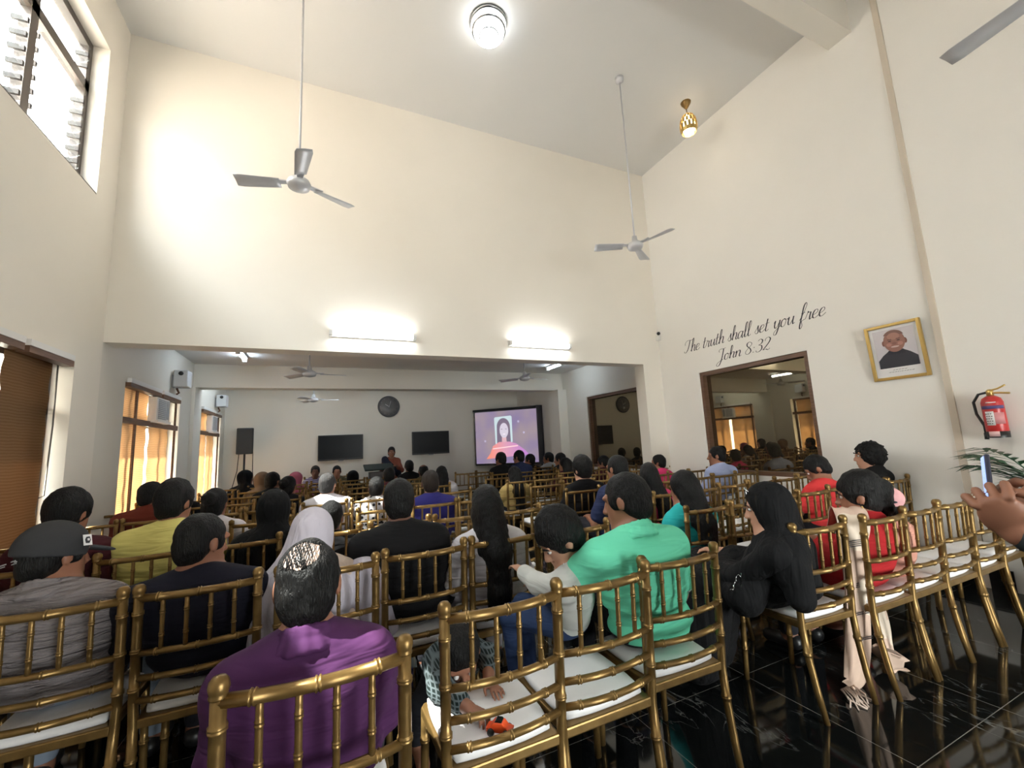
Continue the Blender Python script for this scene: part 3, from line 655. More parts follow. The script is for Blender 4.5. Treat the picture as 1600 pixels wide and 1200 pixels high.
for sy in (-0.035, 0.035):
    pflat('photo_eye', ell(sy, 0.105, 0.014, 0.005, 10), mat('photo_eye%d' % int(sy*100), srgb(58, 42, 40), 0.5), 3)
    pflat('photo_brow', [(sy-0.02, 0.118), (sy+0.02, 0.118), (sy+0.014, 0.124), (sy-0.014, 0.124)], mat('photo_brow%d' % int(sy*100), srgb(84, 60, 56), 0.5), 3)
    pflat('photo_cheek', ell(sy*1.3, 0.07, 0.022, 0.018, 14), mat('photo_cheek%d' % int(sy*100), srgb(178, 128, 116), 0.5), 2.6)
pflat('photo_nose', ell(0.0, 0.078, 0.017, 0.014, 12), mat('photo_nose', srgb(134, 92, 82), 0.5), 3)
pflat('photo_smile', ell(0.0, 0.045, 0.034, 0.008, 14), mat('photo_smile', srgb(208, 182, 176), 0.5), 3)
for k, (a, b) in enumerate(((-0.055, 0.06), (-0.09, 0.095))):
    cap = MB(); y = a; rr = random.Random(5+k)
    while y < b:
        wd = rr.uniform(0.008, 0.02); cap.prism([(y, -0.186-0.02*k), (y+wd, -0.184-0.02*k), (y+wd, -0.181-0.02*k), (y, -0.183-0.02*k)], 0, 1, fx(1)); y += wd+0.006
    cap.build('caption_line', M['ink'], t)

t = empty('fire_extinguisher', (XR, 1.535, 1.27), 0, 'red fire extinguisher with black hose hung on the right wall', 'fire extinguisher')
t.rotation_euler = (0, 0, 0)
MB().box(-0.03, 0, -0.03, 0.03, 0.22, 0.30).build('wall_hook', M['grey_plastic'], t)
c = (-0.095, 0, 0)
MB().lathe([(0.0, 0.0), (0.06, 0.0), (0.066, 0.015), (0.066, 0.29), (0.055, 0.325), (0.028, 0.345), (0.0, 0.345)], c, 28).build('cylinder', M['red_paint'], t)
MB().lathe([(0.0665, -0.002), (0.0675, 0.05), (0.0655, 0.05)], c, 28, cap=False).build('base_band', M['black_plastic'], t)
def wrap(name, a0, a1, z0, z1, r, m):
    mb = MB(); n = 10; vs = []
    for i in range(n+1):
        a = math.radians(a0+(a1-a0)*i/n)
        for z in (z0, z1): vs.append((c[0]+r*math.cos(a), r*math.sin(a), z))
    vs += [(c[0]+(x-c[0])*0.99, y*0.99, z) for x, y, z in vs]; m_ = 2*(n+1)
    fs = []
    for i in range(n): fs += [(2*i, 2*i+2, 2*i+3, 2*i+1), (m_+2*i+1, m_+2*i+3, m_+2*i+2, m_+2*i), (2*i, m_+2*i, m_+2*i+2, 2*i+2), (2*i+1, 2*i+3, m_+2*i+3, m_+2*i+1)]
    return mb.add(vs, fs, True).build(name, m, t)
wrap('white_label', 150, 195, 0.10, 0.215, 0.0675, M['paper'])
wrap('pink_label', 196, 250, 0.11, 0.205, 0.0675, mat('pink_label', (0.62, 0.25, 0.26), 0.5))
wrap('blue_band', 130, 260, 0.235, 0.262, 0.0675, mat('blue_band', (0.09, 0.07, 0.20), 0.5))
wrap('white_strip', 165, 215, 0.285, 0.292, 0.0685, M['paper'])
wrap('bottom_label', 150, 205, 0.008, 0.05, 0.0685, mat('pale_pink_label', (0.72, 0.45, 0.45), 0.5))
g = MB()
for k, z in enumerate((0.115, 0.135, 0.155, 0.175, 0.195)):
    for j in range(3):
        a = math.radians(156+j*12+(k % 2)*3); g.cbox((c[0]+0.068*math.cos(a), 0.068*math.sin(a), z), (0.003, 0.008, 0.006))
g.build('label_print', M['ink'], t)
MB().lathe([(0.0, 0.34), (0.022, 0.34), (0.022, 0.385), (0.012, 0.40), (0, 0.40)], c, 14).build('valve', M['gold_bright'], t)
MB().tube([(c[0], 0.02, 0.385), (c[0]-0.01, -0.05, 0.40), (c[0]-0.02, -0.10, 0.425)], 0.007, 8).tube([(c[0], 0.02, 0.37), (c[0]-0.02, -0.06, 0.365), (c[0]-0.03, -0.12, 0.355)], 0.008, 8).build('squeeze_handle', M['gold_bright'], t)
MB().tube([(c[0], 0.02, 0.375), (c[0], 0.07, 0.365), (c[0]-0.01, 0.105, 0.30), (c[0]-0.01, 0.10, 0.2), (c[0], 0.07, 0.10), (c[0]-0.01, 0.066, 0.02)], 0.010, 10).build('hose', M['black_plastic'], t)
MB().tube([(c[0]-0.01, 0.066, 0.04), (c[0]-0.01, 0.068, -0.015)], 0.014, 10).build('nozzle', M['black_plastic'], t)

t = empty('security_camera', (XR, YB, 3.08), 0, 'small white security camera in the corner by the lettering', 'camera')
MB().box(-0.05, 0, -0.06, 0, -0.06, 0.02).build('bracket', M['white_plastic'], t)
MB().tube([(-0.03, -0.03, 0.0), (-0.06, -0.07, 0.02), (-0.11, -0.10, 0.02)], 0.012, 8).build('arm', M['white_plastic'], t)
MB().tube([(-0.05, -0.05, 0.045), (-0.12, -0.14, 0.025)], 0.036, 14).build('body', M['white_plastic'], t)
MB().tube([(-0.119, -0.139, 0.026), (-0.124, -0.146, 0.024)], 0.028, 14).build('lens', M['black_gloss'], t)

# lectern beside the speaker woman, table with papers
t = empty('lectern', (1.12, 9.55, 0), 0, 'dark lectern with a slanted black top, left of the speaker woman', 'lectern')
MB().box(-0.20, 0.20, -0.12, 0.18, 0, 0.95).build('body', mat('dark_wood', (0.03, 0.018, 0.015), 0.4), t, bevel=0.01)
MB().prism([(-0.2, 0.98), (0.24, 1.08), (0.24, 1.11), (-0.2, 1.01)], -0.30, 0.30, lambda y, z, x: (x, y, z)).build('slanted_top', mat('lectern_top', (0.012, 0.02, 0.016), 0.8), t)
MB().box(-0.24, 0.24, -0.16, 0.22, 0, 0.06).build('plinth', M['black_plastic'], t)

# potted palm and planter by the right edge
t = empty('potted_palm', (4.93, 1.20, 0), 0, 'green palm in a white planter at the right edge, partly out of view', 'plant')
MB().lathe([(0.0, 0.0), (0.15, 0.0), (0.165, 0.02), (0.205, 0.55), (0.20, 0.57), (0.18, 0.57), (0.17, 0.5), (0, 0.5)], n=32).build('planter', M['white_plastic'], t)
MB().lathe([(0.0, 0.52), (0.175, 0.52), (0.0, 0.54)], n=24, cap=False).build('soil', mat('soil', (0.05, 0.035, 0.025), 0.9), t)
rr = random.Random(4)
for k in range(11):
    a = rr.uniform(0, 6.28) if k > 3 else (1.9, 2.5, 3.0, 1.5)[k]
    ln = rr.uniform(0.5, 0.66); zz = rr.uniform(0.62, 0.95); spr = rr.uniform(0.26, 0.42)
    if k < 4: spr = 0.42; zz = (0.78, 0.92, 0.70, 0.85)[k]
    P0 = Vector((0, 0, 0.52)); pts = []
    if math.cos(a) > 0.3: spr *= 0.25
    for i in range(9):
        u = i/8; pts.append(Vector((math.cos(a)*spr*u**1.5, math.sin(a)*spr*u**1.5, 0.52+zz*u-0.24*u**3)))
    fr = MB().tube(pts, [0.007*(1-i/9)+0.002 for i in range(9)], 6)
    for i in range(3, 9):
        for sgn in (-1, 1):
            for sub in (0.0, 0.5):
                j = min(i+sub, 8); p = pts[int(j)].lerp(pts[min(int(j)+1, 8)], j-int(j))
                d = (pts[min(i+1, 8)]-pts[i-1]).normalized(); side = d.cross(Vector((0, 0, 1))).normalized()*sgn
                ll = 0.20*(1.05-abs(u-0.5)); ll = 0.25*(1-0.35*abs(i-5)/4)
                side.x = min(side.x, 0.15); dr = (side*0.8+d*0.7+Vector((0, 0, -0.18))).normalized(); wv = dr.cross(Vector((0, 0, 1))).normalized()*0.024
                q = [p, p+dr*ll*0.35+wv, p+dr*ll+Vector((0, 0, -0.04)), p+dr*ll*0.35-wv, p+dr*ll*0.38+Vector((0, 0, 0.004))]
                fr.add(q, [(0, 1, 4), (1, 2, 4), (2, 3, 4), (3, 0, 4)], True)
    fr.build('frond', M['leaf'], t)

# ------------------------------------------------------------------ gold bamboo-style banquet chairs
TOPZ, SEATZ = 0.94, 0.48
def ringed(mb, p0, p1, r, rings, n=10, bow=0.0, step=5):
    """a turned member with double bamboo rings at the given fractions; bow pushes the middle backwards (-y)"""
    p0, p1 = Vector(p0), Vector(p1); L = (p1-p0).length; s = {0.0: r, 1.0: r}
    for k in range(1, step): s[k/step] = r
    for t in rings:
        for d, q in ((-0.008, 1.0), (-0.006, 1.22), (-0.003, 1.22), (-0.001, 1.03), (0.001, 1.03), (0.003, 1.22), (0.006, 1.22), (0.008, 1.0)):
            u = t+d/L
            if 0 < u < 1: s[u] = r*q
    ks = sorted(s); pts = []
    for t in ks:
        p = p0.lerp(p1, t); p.y -= bow*4*t*(1-t); pts.append(p)
    return mb.tube(pts, [s[t] for t in ks], n)
def plain(mb, p0, p1, r, n=6, bow=0.0):
    p0, p1 = Vector(p0), Vector(p1); k = 5 if bow else 2; pts = []
    for i in range(k):
        t = i/(k-1); p = p0.lerp(p1, t); p.y -= bow*4*t*(1-t); pts.append(p)
    return mb.tube(pts, r, n)
HX = 0.20
def post_x(z): return HX + (0.002 if z > SEATZ else -0.012*(1-z/SEATZ))
def post_y(z): return -0.022*(z-0.42)/0.5 + 0.03 if z > 0.42 else 0.03 - 0.055*((0.42-z)/0.42)**1.5
def build_chair(fine):
    root = empty('banquet_chair')
    n = 10 if fine else 6
    rail = (lambda mb, a, b, r, rings, bow=0.0: ringed(mb, a, b, r, rings, n, bow, 6)) if fine else (lambda mb, a, b, r, rings, bow=0.0: plain(mb, a, b, r, n, bow))
    for s in (-1, 1):
        zs = [0, 0.14, 0.28, 0.42, 0.5, 0.6, 0.7, 0.8, 0.9]; rad = {z: (0.0135 if z == 0 else 0.0155+0.0015*min(1, z/0.4)) for z in zs}
        if fine:
            for zr in (0.30, 0.55, 0.69, 0.83):
                for d, q in ((-0.008, 1), (-0.006, 1.2), (-0.002, 1.2), (0, 1.04), (0.002, 1.2), (0.006, 1.2), (0.008, 1)): rad[zr+d] = 0.017*q
        zz = sorted(rad)
        p = MB().tube([(s*post_x(z), post_y(z), z) for z in zz], [rad[z] for z in zz], n).build('back_post', M['gold'], root)
        MB().lathe([(0.0, 0.893), (0.019, 0.893), (0.0205, 0.897), (0.0185, 0.901), (0.0205, 0.907), (0.0225, 0.916), (0.0205, 0.928), (0.0135, 0.937), (0.0, 0.94)] if fine else [(0.0, 0.89), (0.02, 0.9), (0.02, 0.928), (0, 0.94)], (s*post_x(0.9), post_y(0.92), 0), 12 if fine else 6).build('finial', M['gold'], p)
        rail(MB(), (s*0.185, 0.40, 0.43), (s*0.19, 0.42, 0.0), 0.0155, (0.25, 0.6)).build('front_leg', M['gold'], root)
    fr = [(-0.19, 0.02), (0.19, 0.02), (0.20, 0.40), (0.185, 0.425), (-0.185, 0.425), (-0.20, 0.40)]
    MB().prism(fr, 0.405, 0.440, lambda x, y, z: (x, y, z)).build('seat_frame', M['gold'], root, bevel=0.006 if fine else 0)
    # cushion, softly domed
    c = MB(); nx = 10 if fine else 4; rows = [(0.0, 0.440), (0.006, 0.447), (0.006, 0.464), (-0.006, 0.474), (-0.04, 0.481), (-0.12, 0.485)] if fine else [(0.0, 0.44), (0.004, 0.466), (-0.03, 0.48)]
    base = []
    for x0, y0, x1, y1 in ((-0.172, 0.045, 0.172, 0.045), (0.172, 0.045, 0.185, 0.405), (0.185, 0.405, -0.185, 0.405), (-0.185, 0.405, -0.172, 0.045)):
        for i in range(nx): base.append((x0+(x1-x0)*i/nx, y0+(y1-y0)*i/nx))
    m = len(base); vs = []
    for off, z in rows:
        for x, y in base:
            fx_, fy_ = x/0.18, (y-0.225)/0.18; l = max(abs(fx_), abs(fy_)); rr2 = math.hypot(fx_, fy_); k = 1-0.07*max(0, rr2-1.05)/0.36
            vs.append((x*k*(1+off/0.18), 0.225+(y-0.225)*k*(1+off/0.18), z))
    fs = [(i*m+j, i*m+(j+1) % m, (i+1)*m+(j+1) % m, (i+1)*m+j) for i in range(len(rows)-1) for j in range(m)]
    vs.append((0, 0.225, rows[-1][1]+0.002)); t = len(vs)-1; o = (len(rows)-1)*m
    fs += [(o+j, o+(j+1) % m, t) for j in range(m)] + [tuple(reversed(range(m)))]
    c.add(vs, fs, True).build('cushion', M['cushion'], root)
    bows = ((0.885, 0.0155, 'top_rail'), (0.680, 0.0125, 'back_rail'), (0.588, 0.0125, 'back_rail'), (0.506, 0.0125, 'back_rail'))
    for z, r, nm in bows:
        rail(MB(), (-post_x(z), post_y(z), z), (post_x(z), post_y(z), z), r, (0.17, 0.5, 0.83), 0.030).build(nm, M['gold'], root)
    for k in range(4):
        t = 0.2+0.2*k; x = -HX+2*HX*t; b = 0.030*4*t*(1-t)
        rail(MB(), (x, post_y(0.68)-b, 0.68), (x, post_y(0.885)-b, 0.885), 0.0085, (0.3, 0.72)).build('spindle', M['gold'], root)
    return root
FINE = build_chair(True); COARSE = build_chair(False); used = {'f': False, 'c': False}
CH = []
def chair(x, y, label, group=None, rz=0.0):
    fine = y < 3.6 and abs(rz) < 1
    k = 'f' if fine else 'c'; src = FINE if fine else COARSE
    o = src if not used[k] else copy_tree(src); used[k] = True
    o.location = (x, y, 0); o.rotation_euler = (0, 0, rz); o.pop('group', None) if 'group' in o else None
    tag(o, label, 'chair', group or 'gold banquet chairs'); CH.append((x, y)); return o

LCOL = (-1.80, -1.36, -0.90, -0.44, 0.03, 0.50, 0.95, 1.40)
LROW = (2.20, 3.10, 3.95, 4.80, 5.65, 6.50, 7.35, 8.20)
RCOL = (2.48, 2.90, 3.32, 3.74, 4.16, 4.58, 4.97)
RROW = (2.22, 3.00, 3.78, 4.52, 5.30, 6.10, 6.90, 7.70)
ORD = ('first', 'second', 'third', 'fourth', 'fifth', 'sixth', 'seventh', 'eighth', 'ninth')
rj = random.Random(11)
# who sits where, so that an occupied chair is named by its sitter; the keys are (block, row, column)
SIT = {}
# last row, nearest the viewer
chair(0.0, 1.19, 'nearest gold chair, in front of the camera, holding the man in purple', rz=-0.02)
chair(0.557, 1.36, 'gold chair with a white cushion on which the toddler leans with a toy car')
chair(0.965, 1.37, 'empty gold chair with white cushion between the toddler and the man in green')
chair(1.40, 1.42, 'gold chair holding the man in the green polo shirt', rz=-0.02)
chair(2.43, 1.45, 'gold chair on the open dark floor holding the woman in black', rz=-0.06)
chair(2.935, 1.39, 'gold chair holding the woman in red with the cream shawl', rz=-0.02)
chair(3.34, 1.385, 'gold chair right of the woman in red, with the child in pink', rz=-0.01)
chair(3.73, 1.38, 'empty gold chair second right of the woman in red, white cushion', rz=-0.01)
chair(4.13, 1.37, 'empty gold chair last on the right, behind the hand with the phone')
chair(4.56, 1.40, 'empty gold chair at the end of the nearest right row, by the wall')
SITTERS = {
 ('L', 0, 2): 'the man in the dark cap', ('L', 0, 3): 'the man in navy', ('L', 0, 4): 'the woman with the cream headscarf', ('L', 0, 5): 'the man in the black shirt',
 ('L', 0, 6): 'the woman in white with long hair', ('L', 1, 1): 'the dark-haired person seen over the cap', ('L', 1, 2): 'the man in yellow', ('L', 1, 3): 'the woman in the near black veil',
 ('L', 1, 4): 'the small dark head beside the cream headscarf', ('L', 2, 2): 'the dark-haired person in white at left', ('L', 2, 6): 'the man in royal blue', ('L', 3, 1): 'the person in rust red', ('L', 3, 4): 'the sunlit man in white',
 ('L', 3, 5): 'the person in the patterned shirt', ('R', 0, 0): 'the woman in turquoise', ('R', 0, 4): 'the man in bright red', ('R', 0, 6): 'the curly-haired person by the wall',
 ('R', 1, 0): 'the man in dark blue', ('R', 1, 1): 'the woman in pink', ('R', 2, 0): 'the tall-haired man in black', ('R', 2, 5): 'the man in light blue', ('R', 4, 0): 'the woman in the beige dress',
}
SKIP = {('L', 0, 0), ('L', 7, 0), ('L', 6, 0), ('R', 7, 6), ('R', 6, 6), ('R', 7, 5), ('L', 7, 7)}
for b, cols, rows, side in (('L', LCOL, LROW, 'left'), ('R', RCOL, RROW, 'right')):
    for i, y in enumerate(rows):
        for j, x in enumerate(cols):
            if (b, i, j) in SKIP: continue
            who = SITTERS.get((b, i, j))
            if who: lab = 'gold chair holding ' + who
            else: lab = 'gold chair, %s block, %s row from the camera, %s seat from the left' % (side, ORD[i+1], ORD[j])
            chair(x+rj.uniform(-.012, .012), y+rj.uniform(-.03, .03), lab, rz=rj.uniform(-.03, .03))
chair(-0.12, 9.82, 'gold chair at the far wall holding the person in stripes', rz=math.pi)
chair(0.30, 9.90, 'gold chair at the far wall right of the person in stripes', rz=math.pi)

# ------------------------------------------------------------------ people: smooth-blended bodies from distance fields
def nets(F, o, h):
    ins = F < 0
    c = np.zeros(tuple(s-1 for s in F.shape), np.int8)
    for a in (0, 1):
        for b in (0, 1):
            for d in (0, 1): c += ins[a:F.shape[0]-1+a, b:F.shape[1]-1+b, d:F.shape[2]-1+d]
    mk = (c > 0) & (c < 8); I, J, K = np.nonzero(mk); n = len(I)
    idx = np.full(c.shape, -1, np.int64); idx[I, J, K] = np.arange(n)
    P = np.zeros((n, 3)); cnt = np.zeros(n)
    cs = [(a, b, d) for a in (0, 1) for b in (0, 1) for d in (0, 1)]
    fv = {q: F[I+q[0], J+q[1], K+q[2]] for q in cs}
    for q in cs:
        for ax in range(3):
            if q[ax]: continue
            r = list(q); r[ax] = 1; r = tuple(r); fa, fb = fv[q], fv[r]; x = (fa < 0) != (fb < 0)
            t = np.where(x, fa/np.where(x, fa-fb, 1), 0)
            for k in range(3): P[:, k] += np.where(x, q[k]+(t if k == ax else 0), 0)
            cnt += x
    P = (P/cnt[:, None] + np.stack([I, J, K], 1))*h + o
    Q = []
    for ax in range(3):
        A = [slice(None)]*3; B = [slice(None)]*3; A[ax] = slice(0, -1); B[ax] = slice(1, None)
        s0, s1 = ins[tuple(A)], ins[tuple(B)]; e = np.stack(np.nonzero(s0 != s1), 1)
        u, v = [(1, 2), (2, 0), (0, 1)][ax]
        ok = (e[:, u] > 0) & (e[:, v] > 0) & (e[:, u] < F.shape[u]-1) & (e[:, v] < F.shape[v]-1); e = e[ok]
        fl = s0[e[:, 0], e[:, 1], e[:, 2]]
        def cell(du, dv):
            w = e.copy(); w[:, u] -= du; w[:, v] -= dv; return idx[w[:, 0], w[:, 1], w[:, 2]]
        q = np.stack([cell(1, 1), cell(0, 1), cell(0, 0), cell(1, 0)], 1); q[~fl] = q[~fl][:, ::-1]; Q.append(q)
    return P, np.concatenate(Q)
def raw_mesh(name, P, Q, m):
    me = D.meshes.new(name); me.vertices.add(len(P)); me.vertices.foreach_set('co', P.astype(np.float32).ravel())
    me.loops.add(len(Q)*4); me.loops.foreach_set('vertex_index', Q.astype(np.int32).ravel())
    me.polygons.add(len(Q)); me.polygons.foreach_set('loop_start', np.arange(0, len(Q)*4, 4, dtype=np.int32)); me.polygons.foreach_set('loop_total', np.full(len(Q), 4, np.int32))
    me.polygons.foreach_set('use_smooth', np.ones(len(Q), bool)); me.update(calc_edges=True); me.validate(); me.materials.append(m); return me
V3 = lambda *a: np.array(a if len(a) > 1 else a[0], float)
class Field:
    def __init__(s): s.p = []
    def cone(s, a, b, ra, rb, k=0.03, op='u'): s.p.append(('c', V3(a), V3(b), ra, rb, k, op)); return s
    def chain(s, pts, rad, k=0.03):
        for i in range(len(pts)-1): s.cone(pts[i], pts[i+1], rad[i], rad[i+1], k)
        return s
    def ell(s, c, r, R=None, k=0.03, op='u'): s.p.append(('e', V3(c), V3(r), np.eye(3) if R is None else R, None, k, op)); return s
    def grow(s, t, dk=0.0):
        g = Field()
        for q in s.p:
            q = list(q)
            if q[6] == 'u':
                if q[0] == 'c': q[3] += t; q[4] += t
                else: q[2] = q[2]+t
            g.p.append(tuple(q))
        return g
    def mesh(s, name, h, m, disp=None, cuts=(), blur=0):
        lo, hi = V3(9, 9, 9), V3(-9, -9, -9); bx = []
        for t, a, b, c, d, k, op in s.p:
            if t == 'c': l, u = np.minimum(a-c, b-d), np.maximum(a+c, b+d)
            else: rr_ = np.abs(c) @ b; l, u = a-rr_, a+rr_
            bx.append((l, u))
            if op == 'u': lo, hi = np.minimum(lo, l), np.maximum(hi, u)
        o = lo-3*h-0.01; n = np.ceil((hi-lo+6*h+0.02)/h).astype(int)+1
        F = np.full(n, 1.0, np.float32); ax = [o[i]+h*np.arange(n[i]) for i in range(3)]
        for (t, a, b, c, d, k, op), (l, u) in zip(s.p, bx):
            mg = k+2.5*h
            i0 = np.clip(np.floor((l-mg-o)/h).astype(int), 0, n); i1 = np.clip(np.ceil((u+mg-o)/h).astype(int)+1, 0, n)
            if (i1 <= i0).any(): continue
            sl = tuple(slice(i0[i], i1[i]) for i in range(3))
            X, Y, Z = np.meshgrid(*[ax[i][sl[i]] for i in range(3)], indexing='ij', sparse=True)
            if t == 'c':
                ab = b-a; L2 = ab@ab+1e-12
                T = np.clip(((X-a[0])*ab[0]+(Y-a[1])*ab[1]+(Z-a[2])*ab[2])/L2, 0, 1)
                f = np.sqrt((X-a[0]-T*ab[0])**2+(Y-a[1]-T*ab[1])**2+(Z-a[2]-T*ab[2])**2)-(c+(d-c)*T)
            else:
                q = [(X-a[0])*c[0][i]+(Y-a[1])*c[1][i]+(Z-a[2])*c[2][i] for i in range(3)]
                k0 = np.sqrt(sum((q[i]/b[i])**2 for i in range(3))); k1 = np.sqrt(sum((q[i]/b[i]**2)**2 for i in range(3)))+1e-9
                f = k0*(k0-1)/k1
            G = F[sl]
            if op == 'u':
                e = np.maximum(k-np.abs(G-f), 0)/k; F[sl] = np.minimum(G, f)-e*e*k*0.25
            else:
                f = -f; e = np.maximum(k-np.abs(G-f), 0)/k; F[sl] = np.maximum(G, f)+e*e*k*0.25
        if disp or cuts:
            X, Y, Z = np.meshgrid(*ax, indexing='ij', sparse=True)
            if disp: F = F + disp(X, Y, Z).astype(np.float32)
            for nv, off in cuts: F = np.maximum(F, (X*nv[0]+Y*nv[1]+Z*nv[2]-off).astype(np.float32))
        P, Q = nets(F, o, h)
        return raw_mesh(name, P, Q, m)
def rot(yaw, pitch=0, roll=0):
    """head or body frame; yaw turns left, pitch nods down, roll tips to the right (degrees)"""
    y, p, r = np.radians((yaw, pitch, roll)); c, s = np.cos, np.sin
    Rz = np.array([[c(y), -s(y), 0], [s(y), c(y), 0], [0, 0, 1]]); Rx = np.array([[1, 0, 0], [0, c(p), s(p)], [0, -s(p), c(p)]]); Ry = np.array([[c(r), 0, s(r)], [0, 1, 0], [-s(r), 0, c(r)]])
    return Rz@Rx@Ry
def fabric(name, col, kind='folds', rough=0.85, st=0.5):
    m = mat(name, col, rough, spec=0.25)
    if kind == 'folds': add_bump(m, (1.2, 1.2, 6.0), 3.2, st, 0.03, detail=2, distort=0.8)
    elif kind == 'drape': add_bump(m, (7.0, 7.0, 0.9), 3.0, st, 0.03, detail=2, distort=0.5)
    elif kind == 'knit': add_bump(m, (1, 1, 2), 7, st, 0.012, detail=3, distort=0.6)
    return m
def hair_mat(name, col=(0.004, 0.0037, 0.0037), rough=0.5):
    m = mat(name, col, rough, spec=0.25); add_bump(m, (30, 30, 5.0), 5.0, 0.9, 0.012, detail=4, distort=0.6); return m
HAIR = {'black': hair_mat('black_hair'), 'brown': hair_mat('dark_brown_hair', (0.020, 0.013, 0.010)), 'grey': hair_mat('greying_hair', (0.05, 0.047, 0.047))}
def skin(name, col):
    m = mat(name, col, 0.5, spec=0.4); N, L, b = nodes(m); b.inputs['Subsurface Weight'].default_value = 0.0
    return add_bump(m, (1, 1, 1), 120, 0.05, 0.002)
SKIN = {'mid': skin('brown_skin', srgb(146, 100, 78)), 'dark': skin('deep_brown_skin', srgb(104, 68, 54)), 'light': skin('tan_skin', srgb(186, 140, 116))}
M['eye_white'] = mat('eye_white', (0.7, 0.68, 0.66), 0.25); M['denim'] = fabric('blue_denim', srgb(42, 58, 92)); M['dark_trousers'] = fabric('dark_trousers', srgb(34, 34, 40)); M['pale_denim'] = fabric('pale_denim', srgb(140, 152, 168))
_n = lambda X, Y, Z, f, s=0.0: (np.sin(f*X+1.3*s+1.7*np.sin(f*0.7*Y+s))+np.sin(f*Y+2.1*s+1.5*np.sin(f*0.8*Z))+np.sin(f*Z*0.9+s+1.9*np.sin(f*0.6*X)))/3

SKEL = {}
def head_field(f, hd, R, s, ears=True):
    w = lambda x, y, z: hd+R@(V3(x, y, z)*s)
    f.ell(w(0, -.012, .026), V3(.074, .093, .088)*s, R, .02)
    f.ell(w(0, .030, -.046), V3(.056, .060, .070)*s, R, .035)
    f.ell(w(0, .066, -.098), V3(.027, .022, .018)*s, R, .03)
    f.cone(w(0, .090, .008), w(0, .108, -.034), .007*s, .0125*s, .012)
    f.cone(w(-.013, .098, -.038), w(.013, .098, -.038), .008*s, .008*s, .01)
    f.cone(w(-.045, .078, .026), w(.045, .078, .026), .010*s, .010*s, .02)
    for e in (-1, 1): f.ell(w(e*.031, .101, .006), V3(.016, .013, .010)*s, R, .008, 's')
    f.cone(w(-.018, .091, -.062), w(.018, .091, -.062), .0065*s, .0065*s, .006)
    f.cone(w(-.014, .089, -.074), w(.014, .089, -.074), .007*s, .007*s, .006)
    if ears:
        for e in (-1, 1): f.ell(w(e*.077, -.008, -.008), V3(.009, .020, .033)*s, R, .008)
    return w
def body_frame(P):
    """joint positions in the person's own frame (origin on the floor under the pelvis)"""
    b = {}; yaw = P.get('yaw', 0.0); Rb = rot(yaw); org = V3(P['at'][0], P['at'][1], 0)
    loc = lambda p: Rb.T@(V3(p)-org)
    hd = loc(P['head']); s = P.get('s', 1.0); W_ = P.get('w', 0.19)
    hs = P.get('hs', 1.07)*.955 if not P.get('hs_raw') else P['hs']
    look = P.get('look'); 
    if look is None:
        dx, dy = 1.46-P['head'][0], 10.0-P['head'][1]; look = (math.degrees(math.atan2(-dx, dy)), 4, 0)
    Rh = rot(look[0]-yaw, look[1], look[2])
    stand = P.get('stand')
    zp = stand*0.52 if stand else P.get('seat', SEATZ)+0.107*s
    pel = V3(0, 0.0, zp); nb = hd + V3(0, -.035*hs, -.165*hs) + Rh@V3(0, -.012, 0)
    mid = pel*.5+nb*.5 + V3(0, -.015, 0); chest = pel*.27+nb*.73+V3(0, .005, -.01)
    shz = -.045*s
    b.update(org=org, Rb=Rb, hd=hd, Rh=Rh, s=s, w=W_, hs=hs, pel=pel, nb=nb, mid=mid, chest=chest, yaw=yaw)
    for e, n in ((-1, 'l'), (1, 'r')):
        b['sh'+n] = nb + V3(e*(W_-.035), .0, shz)
        A = P.get('arm_'+n)
        if A: b['el'+n], b['wr'+n] = loc(A[0]) if P.get('arms_world') else V3(A[0]), loc(A[1]) if P.get('arms_world') else V3(A[1])
        else:
            if stand: b['el'+n] = V3(e*(W_+.06), -.01, nb[2]-.33*s); b['wr'+n] = V3(e*(W_+.05), .10, nb[2]-.55*s)
            else: b['el'+n] = V3(nb[0]*.7+e*(W_+P.get('elb', .035)), nb[1]*.5+.05*s, max(nb[2]-.30*s, zp+.06)); b['wr'+n] = V3(e*.10, .30*s, zp+.09)
        if stand: b['hip'+n], b['kn'+n], b['an'+n] = V3(e*.09, 0, zp-.02), V3(e*.095, .02, zp*.53), V3(e*.10, -.01, .08)
        else: b['hip'+n], b['kn'+n], b['an'+n] = V3(e*.09*s, .03, zp-.01), V3(e*P.get('spread', .11)*s, .43*s, zp+.0), V3(e*P.get('spread', .11)*s, .40*s, zp-.42*s if s < .9 else .085)
        b['toe'+n] = b['an'+n]+V3(e*.015, .13*s, -.045)
    return b
def torso(f, b, fat=0.0, g=0.0):
    w, s = b['w'], b['s']
    f.ell(b['pel'], V3(w*.86+g, .112*s+fat*.6+g, .098*s+g*.7), None, .06)
    f.ell(b['mid']+V3(0, fat*.4, 0), V3(w*.80+fat*.5+g, .105*s+fat+g, .17*s+g), None, .07)
    f.ell(b['chest'], V3(w*.90+fat*.2+g, .105*s+fat*.4+g, .15*s+g), None, .07)
    f.cone(b['shl'], b['shr'], .055*s+g, .055*s+g, .06)
    f.cone(b['nb']+V3(0, -.005, .035*s), b['shl'], .040*s+g, .048*s+g, .05); f.cone(b['nb']+V3(0, -.005, .035*s), b['shr'], .040*s+g, .048*s+g, .05)
    return f
def arm(f, b, n, g=0.0, upto=2.0):
    s = b['s']; a, e, w = b['sh'+n], b['el'+n], b['wr'+n]
    if upto <= 1: f.cone(a, a+(e-a)*upto, .052*s+g, .052*s+g*1.6-.008*upto*s, .03)
    else:
        f.cone(a, e, .052*s+g, .041*s+g, .03); t = min(upto-1, 1); f.cone(e, e+(w-e)*t, .041*s+g, (.041-.012*t)*s+g, .03)
    return f
